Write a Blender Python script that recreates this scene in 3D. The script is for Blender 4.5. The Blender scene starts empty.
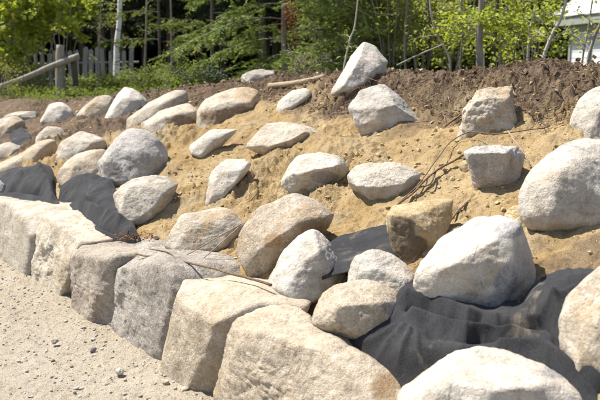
import bpy, bmesh, math, random
import numpy as np
from mathutils import Vector

random.seed(7)
RNG = np.random.default_rng(7)
SC = bpy.context.scene
COL = SC.collection

# ------------------------------------------------------------------ camera
F = 824.0                      # focal length in photo pixels (photo 600 x 400)
EYE = 1.60
PITCH = math.atan(120.0 / F)
cam = bpy.data.cameras.new('camera')
cam.sensor_width = 36.0
cam.lens = 36.0 * F / 600.0
cam.clip_start = 0.05
cam.clip_end = 1500.0
cam.dof.use_dof = True
cam.dof.focus_distance = 5.2
cam.dof.aperture_fstop = 3.6
camo = bpy.data.objects.new('camera', cam)
COL.objects.link(camo)
camo.location = (0, 0, EYE)
camo.rotation_euler = (math.radians(90) - PITCH, 0, 0)
SC.camera = camo

# ------------------------------------------------------------------ sky, sun, exposure
SUN_EL = math.radians(60)
SUN_AZ = math.atan2(-0.89, 0.45)          # direction to the sun, from +Y towards +X
w = bpy.data.worlds.new('World'); SC.world = w; w.use_nodes = True
nt = w.node_tree
sky = nt.nodes.new('ShaderNodeTexSky'); sky.sky_type = 'NISHITA'; sky.sun_disc = False
sky.sun_elevation = SUN_EL; sky.sun_rotation = SUN_AZ
sky.dust_density = 1.0
nt.links.new(sky.outputs[0], nt.nodes['Background'].inputs[0])
nt.nodes['Background'].inputs[1].default_value = 0.095
sun = bpy.data.lights.new('sun', 'SUN'); sun.energy = 5.0; sun.angle = math.radians(0.55)
sun.color = (1.0, 0.95, 0.87)
suno = bpy.data.objects.new('sun', sun); COL.objects.link(suno)
sd = Vector((math.sin(SUN_AZ) * math.cos(SUN_EL), math.cos(SUN_AZ) * math.cos(SUN_EL), math.sin(SUN_EL)))
suno.rotation_euler = (-sd).to_track_quat('-Z', 'Y').to_euler()
suno.location = (0, 0, 30)
SC.view_settings.view_transform = 'Standard'
SC.view_settings.look = 'None'
SC.view_settings.gamma = 1.0
SC.view_settings.use_curve_mapping = False
SC.view_settings.exposure = 0.94

# ------------------------------------------------------------------ numpy noise
_P = np.random.default_rng(3).permutation(256); _P = np.concatenate([_P, _P, _P])
_G = np.random.default_rng(4).normal(size=(256, 3)); _G /= np.linalg.norm(_G, axis=1)[:, None]
def perlin(p):
    p = np.asarray(p, float); i = np.floor(p).astype(int); f = p - i; i &= 255
    u = f * f * f * (f * (f * 6 - 15) + 10)
    out = 0
    for dx in (0, 1):
        wx = u[:, 0] if dx else 1 - u[:, 0]
        for dy in (0, 1):
            wy = u[:, 1] if dy else 1 - u[:, 1]
            for dz in (0, 1):
                wz = u[:, 2] if dz else 1 - u[:, 2]
                h = _P[_P[_P[(i[:, 0] + dx) & 255] + ((i[:, 1] + dy) & 255)] + ((i[:, 2] + dz) & 255)]
                g = _G[h]
                out = out + wx * wy * wz * (g[:, 0] * (f[:, 0] - dx) + g[:, 1] * (f[:, 1] - dy) + g[:, 2] * (f[:, 2] - dz))
    return out
def fbm(p, octv=4, gain=0.5):
    p = np.asarray(p, float); a = 1.0; o = 0
    for k in range(octv):
        o = o + a * perlin(p + 17.3 * k); p = p * 2.03; a *= gain
    return o
def fbm2(x, y, sc, octv=4, seed=0.0, gain=0.5):
    q = np.stack([np.ravel(x) * sc + seed, np.ravel(y) * sc - seed, np.full(np.size(x), 0.37 + seed)], 1)
    return fbm(q, octv, gain).reshape(np.shape(x))
def sstep(a, b, x):
    t = np.clip((x - a) / (b - a), 0, 1); return t * t * (3 - 2 * t)

# ------------------------------------------------------------------ rays and terrain profile
CP, SP = math.cos(PITCH), math.sin(PITCH)
NX, NY = 0.824, 0.5665           # horizontal direction from the road into the bank
def ray(px, py):
    a = (px - 300.0) / F; b = (200.0 - py) / F
    d = np.array([a, CP + b * SP, -SP + b * CP]); return d / d[1]
def at(px, py, Y):
    return np.array([0, 0, EYE]) + ray(px, py) * Y
def proj(P):
    P = np.asarray(P, float); x = P[..., 0]; y = P[..., 1]; z = P[..., 2] - EYE
    dpt = y * CP - z * SP; up = y * SP + z * CP
    return 300 + F * x / dpt, 200 - F * up / dpt
def ts(x, y):
    return -NY * x + NX * y, NX * x + NY * y
def xy(t, s):
    return NX * s - NY * t, NY * s + NX * t
HT = ([-40, 2, 5.6, 7.5, 10.2, 13, 20, 60], [1.64, 1.64, 1.66, 1.60, 1.48, 1.22, 1.22, 1.5])
def profile(t, s):
    """smooth height of the ground: road, retaining step, sand slope, crest, plateau"""
    t = np.asarray(t, float); s = np.asarray(s, float)
    H = np.interp(t, *HT)
    plane = 0.55 + 0.353 * (s - 2.5)
    right = 1 - sstep(8.5, 12.0, t)
    plane = plane + 0.20 * right * sstep(4.75, 5.25, s)
    k = 0.05
    m = np.clip(0.5 + 0.5 * (H - plane) / k, 0, 1)
    z = H * (1 - m) + plane * m - k * m * (1 - m)
    z = z + (np.maximum(H, 1.5) - H) * sstep(7, 16, s)
    z = z + (0.085 * fbm2(t, s, 0.9, 2, 1.0) + 0.05 * fbm2(t * 1.6, s * 0.7, 2.2, 2, 2.0)) * sstep(2.3, 2.8, s) * (1 - sstep(9, 14, s))
    z = z * sstep(2.06, 2.42, s)
    return z
def groundz(x, y):
    return float(profile(*ts(x, y)))
def on_slope(px, py, lift=0.0):
    r = ray(px, py); Ys = np.geomspace(2.0, 40, 1800)
    x = r[0] * Ys; z = EYE + r[2] * Ys
    t, s = ts(x, Ys)
    d = z - (np.where(s < 2.4, 0.55 + 0.353 * (s - 2.5), profile(t, s)) + lift)
    k = int(np.argmax(d <= 0)) if np.any(d <= 0) else -1
    return np.array([x[k], Ys[k], z[k]])
def on_s(px, py, s):
    r = ray(px, py); Y = s / (NX * r[0] + NY); return np.array([r[0] * Y, Y, EYE + r[2] * Y])
def on_z(px, py, z):
    r = ray(px, py); Y = (z - EYE) / r[2]; return np.array([r[0] * Y, Y, z])

# ------------------------------------------------------------------ mesh helpers
def tag(o, label=None, cat=None, group=None, kind=None):
    if label: o['label'] = label
    if cat: o['category'] = cat
    if group: o['group'] = group
    if kind: o['kind'] = kind
    return o
def mesh_arrays(name, V, Fc, mat, smooth=True, attrs=None):
    """Fc: (n,3) or (n,4) int array"""
    me = bpy.data.meshes.new(name)
    V = np.asarray(V, np.float32); Fc = np.asarray(Fc, np.int32)
    n, k = Fc.shape
    me.vertices.add(len(V)); me.vertices.foreach_set('co', V.ravel())
    me.loops.add(n * k); me.loops.foreach_set('vertex_index', Fc.ravel())
    me.polygons.add(n)
    me.polygons.foreach_set('loop_start', np.arange(0, n * k, k, dtype=np.int32))
    me.polygons.foreach_set('loop_total', np.full(n, k, dtype=np.int32))
    me.polygons.foreach_set('use_smooth', np.full(n, smooth, dtype=bool))
    for an, av in (attrs or {}).items():
        a = me.attributes.new(an, 'FLOAT', 'POINT'); a.data.foreach_set('value', np.asarray(av, np.float32))
    me.update(); me.validate()
    me.materials.append(mat)
    return me
def obj(name, me, parent=None, loc=None):
    o = bpy.data.objects.new(name, me); COL.objects.link(o)
    if parent is not None: o.parent = parent
    if loc is not None: o.location = loc
    return o
def empty(name, loc=(0, 0, 0)):
    o = bpy.data.objects.new(name, None); COL.objects.link(o); o.location = loc; o.empty_display_size = 0.2
    return o
_ico = {}
def ico(level):
    if level not in _ico:
        bm = bmesh.new(); bmesh.ops.create_icosphere(bm, subdivisions=level, radius=1)
        V = np.array([v.co[:] for v in bm.verts]); Fc = np.array([[v.index for v in f.verts] for f in bm.faces]); bm.free()
        V /= np.linalg.norm(V, axis=1)[:, None]
        _ico[level] = (V, Fc)
    return _ico[level]
class Geo:
    def __init__(s): s.V = []; s.F = []; s.A = []; s.n = 0
    def add(s, V, Fc, a=0.0):
        V = np.asarray(V, float); s.V.append(V); s.F.append(np.asarray(Fc) + s.n); s.n += len(V)
        s.A.append(np.broadcast_to(np.asarray(a, float), (len(V),)))
    def mesh(s, name, mat, smooth=True, off=None):
        V = np.concatenate(s.V)
        if off is not None: V = V - np.asarray(off)
        return mesh_arrays(name, V, np.concatenate(s.F), mat, smooth, {'tint': np.concatenate(s.A)})
def tube(pts, rad, sides=6, cap=True):
    """tapered tube of triangles along a polyline"""
    P = np.asarray(pts, float); n = len(P); R = np.broadcast_to(np.asarray(rad, float), (n,))
    T = np.gradient(P, axis=0); T /= np.linalg.norm(T, axis=1)[:, None] + 1e-9
    ref = np.array([0, 0, 1.0]) if abs(T[:, 2]).mean() < 0.8 else np.array([1.0, 0, 0])
    A = np.cross(T, ref); A /= np.linalg.norm(A, axis=1)[:, None] + 1e-9
    B = np.cross(T, A)
    an = np.linspace(0, 2 * math.pi, sides, endpoint=False)
    ring = A[:, None, :] * np.cos(an)[None, :, None] + B[:, None, :] * np.sin(an)[None, :, None]
    V = (P[:, None, :] + ring * R[:, None, None]).reshape(-1, 3)
    i = np.arange(n - 1)[:, None] * sides; j = np.arange(sides)[None, :]; j2 = (j + 1) % sides
    a = i + j; b = i + j2; c = i + sides + j2; d = i + sides + j
    Fc = np.concatenate([np.stack([a, b, c], -1).reshape(-1, 3), np.stack([a, c, d], -1).reshape(-1, 3)])
    if cap:
        V = np.concatenate([V, P[:1], P[-1:]]); m = n * sides
        e0 = np.stack([np.full(sides, m), j2.ravel(), j.ravel()], -1)
        e1 = np.stack([np.full(sides, m + 1), (n - 1) * sides + j.ravel(), (n - 1) * sides + j2.ravel()], -1)
        Fc = np.concatenate([Fc, e0, e1])
    return V, Fc
def smooth_path(pts, n=24):
    P = np.asarray(pts, float)
    if len(P) == 2: return P[0] + (P[1] - P[0]) * np.linspace(0, 1, n)[:, None]
    Q = np.concatenate([[2 * P[0] - P[1]], P, [2 * P[-1] - P[-2]]])
    out = []
    for u in np.linspace(0, len(P) - 1 - 1e-6, n):
        k = int(u); f = u - k; a, b, c, d = Q[k:k + 4]
        out.append(0.5 * ((2 * b) + (-a + c) * f + (2 * a - 5 * b + 4 * c - d) * f * f + (-a + 3 * b - 3 * c + d) * f ** 3))
    return np.array(out)

# ------------------------------------------------------------------ materials
class NT:
    def __init__(s, name):
        s.m = bpy.data.materials.new(name); s.m.use_nodes = True; s.t = s.m.node_tree
        s.b = s.t.nodes['Principled BSDF']; s.out = s.t.nodes['Material Output']
        g = s.t.nodes.new('ShaderNodeNewGeometry'); s.pos = g.outputs['Position']
        s.b.inputs['Roughness'].default_value = 0.9
        s.b.inputs['Specular IOR Level'].default_value = 0.25
    def link(s, a, b): s.t.links.new(a, b)
    def noise(s, scale, detail=4, rough=0.55, dist=0.0, vec=None):
        n = s.t.nodes.new('ShaderNodeTexNoise'); n.inputs['Scale'].default_value = scale
        n.inputs['Detail'].default_value = detail; n.inputs['Roughness'].default_value = rough
        n.inputs['Distortion'].default_value = dist
        s.link(vec or s.pos, n.inputs['Vector']); return n.outputs['Fac']
    def vor(s, scale, feat='F1', vec=None, out='Distance'):
        n = s.t.nodes.new('ShaderNodeTexVoronoi'); n.feature = feat; n.inputs['Scale'].default_value = scale
        s.link(vec or s.pos, n.inputs['Vector']); return n.outputs[out]
    def ramp(s, v, a, b, lo=0.0, hi=1.0):
        n = s.t.nodes.new('ShaderNodeMapRange'); n.interpolation_type = 'SMOOTHSTEP'
        n.inputs['From Min'].default_value = a; n.inputs['From Max'].default_value = b
        n.inputs['To Min'].default_value = lo; n.inputs['To Max'].default_value = hi
        s.link(v, n.inputs['Value']); return n.outputs[0]
    def mix(s, f, a, b, mode='MIX'):
        n = s.t.nodes.new('ShaderNodeMix'); n.data_type = 'RGBA'; n.blend_type = mode
        for v, i in ((f, 0), (a, 6), (b, 7)):
            if hasattr(v, 'is_output'): s.link(v, n.inputs[i])
            elif i == 0: n.inputs[i].default_value = v
            else: n.inputs[i].default_value = (*v, 1)
        return n.outputs[2]
    def math(s, op, a, b=None):
        n = s.t.nodes.new('ShaderNodeMath'); n.operation = op
        for v, i in ((a, 0), (b, 1)):
            if v is None: continue
            if hasattr(v, 'is_output'): s.link(v, n.inputs[i])
            else: n.inputs[i].default_value = v
        return n.outputs[0]
    def attr(s, name):
        n = s.t.nodes.new('ShaderNodeAttribute'); n.attribute_name = name; return n.outputs['Fac']
    def bump(s, h, dist, strength=1.0, prev=None):
        n = s.t.nodes.new('ShaderNodeBump'); n.inputs['Distance'].default_value = dist
        n.inputs['Strength'].default_value = strength; s.link(h, n.inputs['Height'])
        if prev is not None: s.link(prev, n.inputs['Normal'])
        return n.outputs[0]
    def mapping(s, sx, sy, sz):
        n = s.t.nodes.new('ShaderNodeMapping'); n.inputs['Scale'].default_value = (sx, sy, sz)
        s.link(s.pos, n.inputs['Vector']); return n.outputs[0]
    def finish(s, col, nrm=None, rough=None):
        if hasattr(col, 'is_output'): s.link(col, s.b.inputs['Base Color'])
        else: s.b.inputs['Base Color'].default_value = (*col, 1)
        if nrm is not None: s.link(nrm, s.b.inputs['Normal'])
        if rough is not None: s.b.inputs['Roughness'].default_value = rough
        return s.m

def rock_material(name, base, alt, speck=0.3, stain=(0.42, 0.27, 0.12), stain_amt=0.5, patch=(0.2, 0.19, 0.18), coarse=1.0):
    n = NT(name)
    n3 = n.noise(3.2, 4, 0.6, 0.6)
    c = n.mix(n.ramp(n3, 0.38, 0.64), base, alt)
    oi = n.t.nodes.new('ShaderNodeObjectInfo').outputs['Random']
    oi2 = n.math('FRACT', n.math('MULTIPLY', oi, 7.31)); oi3 = n.math('FRACT', n.math('MULTIPLY', oi, 23.7))
    c = n.mix(n.math('MULTIPLY', oi2, 0.55), c, tuple(v * k for v, k in zip(alt, (0.98, 0.93, 0.90))))
    c = n.mix(n.math('MULTIPLY', oi3, 0.35), c, tuple(0.72 * (0.5 * alt[0] + 0.5 * v) for v in alt))
    band = n.noise(1.0, 4, 0.65, 0.8, n.mapping(3.5, 5.0, 19.0))
    c = n.mix(n.math('MULTIPLY', n.ramp(band, 0.46, 0.62), n.ramp(oi3, 0.35, 1.0, 0.1, 0.6)), c, tuple(0.6 * v for v in alt))
    c = n.mix(n.math('MULTIPLY', n.ramp(n.noise(2.1, 5, 0.7, 0.8), 0.48, 0.68, 0, stain_amt * 1.3), n.ramp(oi2, 0.0, 1.0, 0.4, 1.0)), c, stain)
    n17 = n.noise(13, 5, 0.72, 0.0); n48 = n.noise(60, 4, 0.75)
    c = n.mix(n.ramp(n17, 0.48, 0.68, 0, 0.62), c, tuple(0.52 * v for v in alt))
    c = n.mix(n.ramp(n17, 0.30, 0.46, 0.5, 0), c, (0.74, 0.70, 0.62))
    sv = n.math('MULTIPLY', n.ramp(n3, 0.35, 0.65, 0.35, 1.3), n.ramp(oi2, 0, 1, 0.4, 1.25))
    c = n.mix(n.math('MULTIPLY', sv, n.ramp(n48, 0.53, 0.68, 0, 1.2 * speck)), c, tuple(0.36 * v for v in alt))
    c = n.mix(n.ramp(n48, 0.30, 0.46, 1.0 * speck, 0), c, (0.76, 0.72, 0.64))
    n190 = n.noise(190, 2, 0.6)
    c = n.mix(n.math('MULTIPLY', sv, n.ramp(n190, 0.54, 0.66, 0, 1.2 * speck)), c, tuple(0.28 * v for v in base))
    crk = n.ramp(n.math('ABSOLUTE', n.math('SUBTRACT', n.noise(1.7, 2, 0.4, 0.2), 0.5)), 0.0, 0.004, 1, 0)
    crk = n.math('MULTIPLY', crk, n.ramp(n17, 0.44, 0.56))
    c = n.mix(n.math('MULTIPLY', crk, 0.35), c, tuple(0.3 * v for v in alt))
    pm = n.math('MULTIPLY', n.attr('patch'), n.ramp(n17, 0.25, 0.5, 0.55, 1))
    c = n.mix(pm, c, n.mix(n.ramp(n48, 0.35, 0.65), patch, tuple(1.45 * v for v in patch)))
    b = n.bump(band, 0.02 * coarse, 0.35)
    b = n.bump(n17, 0.028 * coarse, 0.7, b)
    b = n.bump(n48, 0.013 * coarse, 0.8, b)
    b = n.bump(n190, 0.004, 0.8, b)
    b = n.bump(crk, -0.003, 0.6, b)
    return n.finish(c, b, 0.88)
ROCK = {
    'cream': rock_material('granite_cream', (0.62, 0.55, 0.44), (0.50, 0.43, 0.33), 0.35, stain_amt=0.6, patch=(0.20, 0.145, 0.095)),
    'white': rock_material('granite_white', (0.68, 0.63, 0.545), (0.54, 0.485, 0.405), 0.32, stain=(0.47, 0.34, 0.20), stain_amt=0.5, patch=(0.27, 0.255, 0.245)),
    'grey': rock_material('granite_grey', (0.50, 0.435, 0.35), (0.40, 0.34, 0.265), 0.55, stain_amt=0.35, patch=(0.25, 0.205, 0.165), coarse=1.3),
    'dark': rock_material('gneiss_grey', (0.47, 0.42, 0.355), (0.38, 0.335, 0.28), 0.6, stain_amt=0.2, patch=(0.10, 0.09, 0.08), coarse=1.5),
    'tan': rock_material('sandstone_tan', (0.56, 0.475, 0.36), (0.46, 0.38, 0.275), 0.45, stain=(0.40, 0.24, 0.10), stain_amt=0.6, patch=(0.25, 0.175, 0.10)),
    'ash': rock_material('granite_ash', (0.56, 0.525, 0.475), (0.46, 0.425, 0.38), 0.5, stain_amt=0.15, patch=(0.16, 0.145, 0.13), coarse=1.2),
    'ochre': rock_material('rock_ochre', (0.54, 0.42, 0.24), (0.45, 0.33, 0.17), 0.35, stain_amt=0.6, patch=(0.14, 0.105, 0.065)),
}

def ground_material():
    n = NT('sandy_soil')
    sand = n.mix(n.ramp(n.noise(1.6, 6, 0.6, 0.5), 0.35, 0.65), (0.54, 0.368, 0.165), (0.63, 0.465, 0.25))
    sand = n.mix(n.ramp(n.noise(2.7, 4, 0.65), 0.52, 0.68, 0, 0.7), sand, (0.60, 0.49, 0.31))
    sand = n.mix(n.ramp(n.noise(11, 6, 0.7), 0.48, 0.68, 0, 0.65), sand, (0.33, 0.215, 0.095))
    sand = n.mix(n.ramp(n.noise(160, 3, 0.7), 0.54, 0.68, 0, 0.45), sand, (0.26, 0.17, 0.08))
    soil = n.mix(n.ramp(n.noise(9, 7, 0.7, 0.6), 0.35, 0.65), (0.155, 0.105, 0.066), (0.30, 0.215, 0.14))
    soil = n.mix(n.ramp(n.noise(70, 4, 0.7), 0.52, 0.68, 0, 0.7), soil, (0.05, 0.033, 0.022))
    grass = n.mix(n.ramp(n.noise(4, 6, 0.7), 0.4, 0.6), (0.075, 0.105, 0.025), (0.13, 0.10, 0.05))
    c = n.mix(n.attr('soil'), sand, soil)
    c = n.mix(n.attr('grass'), c, grass)
    b = n.bump(n.noise(14, 6, 0.75), 0.07, 1.0)
    b = n.bump(n.noise(75, 4, 0.75), 0.025, 1.0, b)
    b = n.bump(n.noise(260, 3, 0.6), 0.004, 0.8, b)
    return n.finish(c, b, 0.95)
def road_material():
    n = NT('road_gravel')
    c = n.mix(n.ramp(n.noise(1.1, 6, 0.6, 0.6), 0.35, 0.65), (0.62, 0.54, 0.42), (0.56, 0.475, 0.35))
    c = n.mix(n.ramp(n.noise(2.3, 6, 0.6, 0.4), 0.56, 0.78, 0, 0.7), c, (0.52, 0.38, 0.21))
    c = n.mix(n.ramp(n.noise(34, 6, 0.75), 0.52, 0.72, 0, 0.5), c, (0.33, 0.27, 0.20))
    c = n.mix(n.ramp(n.noise(210, 3, 0.6), 0.55, 0.68, 0, 0.55), c, (0.24, 0.20, 0.16))
    c = n.mix(n.ramp(n.vor(110), 0.0, 0.35, 0.35, 0), c, (0.70, 0.66, 0.58))
    b = n.bump(n.noise(22, 6, 0.75), 0.05, 0.9)
    b = n.bump(n.noise(110, 3, 0.7), 0.018, 1.0, b)
    return n.finish(c, b, 0.95)
def lump_material(name, a, b_, c_):
    n = NT(name)
    t = n.attr('tint')
    c = n.mix(n.ramp(t, 0.0, 0.55), a, b_); c = n.mix(n.ramp(t, 0.6, 1.0), c, c_)
    c = n.mix(n.ramp(n.noise(120, 4, 0.7), 0.5, 0.7, 0, 0.5), c, tuple(0.5 * v for v in a))
    return n.finish(c, n.bump(n.noise(160, 4, 0.7), 0.008, 0.9), 0.95)
def wood_material(name, a, b_, scale=(30, 30, 3)):
    n = NT(name)
    v = n.mapping(*scale)
    c = n.mix(n.ramp(n.noise(1.0, 6, 0.65, 0.5, v), 0.35, 0.65), a, b_)
    c = n.mix(n.ramp(n.noise(3.0, 5, 0.7, 0, v), 0.55, 0.75, 0, 0.6), c, tuple(0.4 * x for x in a))
    return n.finish(c, n.bump(n.noise(2.0, 6, 0.7, 0, v), 0.012, 0.8), 0.9)
def leaf_material(name, a, b_, trans=0.45):
    n = NT(name)
    t = n.attr('tint')
    c = n.mix(t, a, b_)
    n.b.inputs['Roughness'].default_value = 0.55
    n.b.inputs['Specular IOR Level'].default_value = 0.35
    n.link(c, n.b.inputs['Base Color'])
    tr = n.t.nodes.new('ShaderNodeBsdfTranslucent')
    n.link(n.mix(1.0, c, (1.0, 1.0, 0.55), 'MULTIPLY'), tr.inputs['Color'])
    mx = n.t.nodes.new('ShaderNodeMixShader'); mx.inputs[0].default_value = trans
    n.link(n.b.outputs[0], mx.inputs[1]); n.link(tr.outputs[0], mx.inputs[2]); n.link(mx.outputs[0], n.out.inputs['Surface'])
    return n.m
M_GROUND = ground_material(); M_ROAD = road_material()
M_CLOD = lump_material('sand_clod', (0.36, 0.25, 0.12), (0.52, 0.39, 0.20), (0.58, 0.45, 0.26))
M_SOILCLOD = lump_material('topsoil_clod', (0.08, 0.055, 0.036), (0.16, 0.11, 0.07), (0.25, 0.18, 0.115))
M_PEB = lump_material('gravel_stone', (0.30, 0.25, 0.20), (0.52, 0.45, 0.36), (0.66, 0.61, 0.54))
M_ROOT = wood_material('root_bark', (0.14, 0.09, 0.055), (0.25, 0.175, 0.11), (60, 60, 60))
M_FIBRE = lump_material('root_fibre', (0.075, 0.05, 0.032), (0.20, 0.135, 0.08), (0.42, 0.31, 0.20))
M_STICK = wood_material('dry_stick', (0.30, 0.22, 0.14), (0.44, 0.35, 0.24), (60, 60, 60))
M_FENCE = wood_material('weathered_fence_wood', (0.36, 0.32, 0.26), (0.26, 0.225, 0.18))
M_PICKET = wood_material('grey_picket_wood', (0.27, 0.265, 0.25), (0.19, 0.185, 0.175))
M_BARK = wood_material('grey_bark', (0.20, 0.17, 0.135), (0.30, 0.265, 0.22), (20, 20, 6))
M_DARKBARK = wood_material('dark_bark', (0.075, 0.06, 0.045), (0.12, 0.10, 0.08), (14, 14, 4))
M_PALEBARK = wood_material('pale_stem_bark', (0.38, 0.34, 0.26), (0.48, 0.44, 0.34), (20, 20, 6))
def birch_material():
    n = NT('birch_bark')
    v = n.mapping(3, 3, 26)
    c = n.mix(n.ramp(n.noise(1.0, 5, 0.6, 0.3, v), 0.58, 0.66), (0.68, 0.66, 0.61), (0.07, 0.06, 0.055))
    return n.finish(c, n.bump(n.noise(4, 4, 0.6, 0, v), 0.006, 0.6), 0.7)
M_BIRCH = birch_material()
M_LEAF_Y = leaf_material('leaf_yellow_green', (0.28, 0.36, 0.04), (0.46, 0.49, 0.09), 0.5)
M_LEAF_G = leaf_material('leaf_green', (0.12, 0.175, 0.032), (0.26, 0.30, 0.06), 0.45)
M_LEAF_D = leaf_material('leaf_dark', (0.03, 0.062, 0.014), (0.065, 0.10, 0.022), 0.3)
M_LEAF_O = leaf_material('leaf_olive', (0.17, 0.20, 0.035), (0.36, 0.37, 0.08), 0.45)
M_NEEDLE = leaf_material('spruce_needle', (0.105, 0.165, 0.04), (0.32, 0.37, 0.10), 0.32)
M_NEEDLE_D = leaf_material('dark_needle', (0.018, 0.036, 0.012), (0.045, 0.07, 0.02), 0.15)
M_NEEDLE_Y = leaf_material('hemlock_needle', (0.10, 0.15, 0.025), (0.25, 0.28, 0.06), 0.35)
M_DEAD = leaf_material('dead_needle', (0.22, 0.085, 0.03), (0.33, 0.15, 0.06), 0.3)
M_LITTER = leaf_material('leaf_litter', (0.16, 0.095, 0.05), (0.42, 0.30, 0.20), 0.1)
def fabric_material():
    n = NT('geotextile')
    c = n.mix(n.ramp(n.noise(5, 6, 0.65, 0.4), 0.35, 0.68), (0.016, 0.016, 0.018), (0.030, 0.0295, 0.031))
    c = n.mix(n.ramp(n.noise(330, 2, 0.5), 0.54, 0.68, 0, 0.45), c, (0.11, 0.11, 0.115))
    c = n.mix(n.ramp(n.noise(3.3, 7, 0.7, 0.6), 0.56, 0.74, 0, 0.5), c, (0.30, 0.25, 0.18))
    n.b.inputs['Sheen Weight'].default_value = 0.05
    b = n.bump(n.noise(320, 3, 0.7), 0.003, 0.8)
    b = n.bump(n.noise(26, 4, 0.6), 0.006, 0.5, b)
    return n.finish(c, b, 0.95)
M_FABRIC = fabric_material()
def plain(name, col, var=0.12, rough=0.7, sc=8):
    n = NT(name)
    c = n.mix(n.ramp(n.noise(sc, 5, 0.6), 0.3, 0.7), col, tuple(v * (1 - var) for v in col))
    return n.finish(c, None, rough)
M_SIDING = plain('pale_siding', (0.82, 0.82, 0.79)); M_FASCIA = plain('grey_green_fascia', (0.34, 0.37, 0.33))
M_ROOF = plain('pale_metal_roof', (0.72, 0.73, 0.73), 0.06, 0.5); M_GLASS = plain('window_glass', (0.05, 0.06, 0.065), 0.1, 0.08)

# ------------------------------------------------------------------ ground and road
def axis(*segs):
    out = [np.array([segs[0][0]])]
    for a, b, st in segs:
        k = max(1, int(round((b - a) / st))); out.append(np.linspace(a, b, k + 1)[1:])
    return np.concatenate(out)
def grid_faces(nr, nc):
    i = np.arange(nr - 1)[:, None] * nc; j = np.arange(nc - 1)[None, :]
    a = i + j; return np.stack([a, a + 1, a + nc + 1, a + nc], -1).reshape(-1, 4)
def relief(t, s):
    """uneven sand, slumps and crumbly topsoil on the bank"""
    m = sstep(2.2, 2.7, s) * (1 - sstep(9, 14, s))
    up = sstep(4.4, 5.1, s + 0.25 * fbm2(t, s, 1.1, 3, 5.0))
    big = sstep(-0.1, 0.25, fbm2(t, s, 0.8, 2, 33.0))
    r = fbm2(t, s, 4.0, 4, 3.0, 0.55)
    z = 0.095 * r * (0.45 + 0.8 * big - 0.1 * up)
    z = z + 0.06 * np.abs(fbm2(t, s, 9.0, 3, 9.0)) * (0.4 + 0.9 * big + 0.3 * up)
    cl = fbm2(t, s, 26.0, 2, 4.0)
    z = z + 0.04 * np.maximum(cl, 0) * (0.6 + 1.0 * big + 0.5 * up)
    for (mx, my, mr, mh) in MOUNDS:
        x, y = xy(t, s); d2 = ((x - mx) ** 2 + (y - my) ** 2) / (mr * mr)
        z = z + mh * np.exp(-d2 * 0.8)
    return z * m
MOUNDS = []

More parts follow.
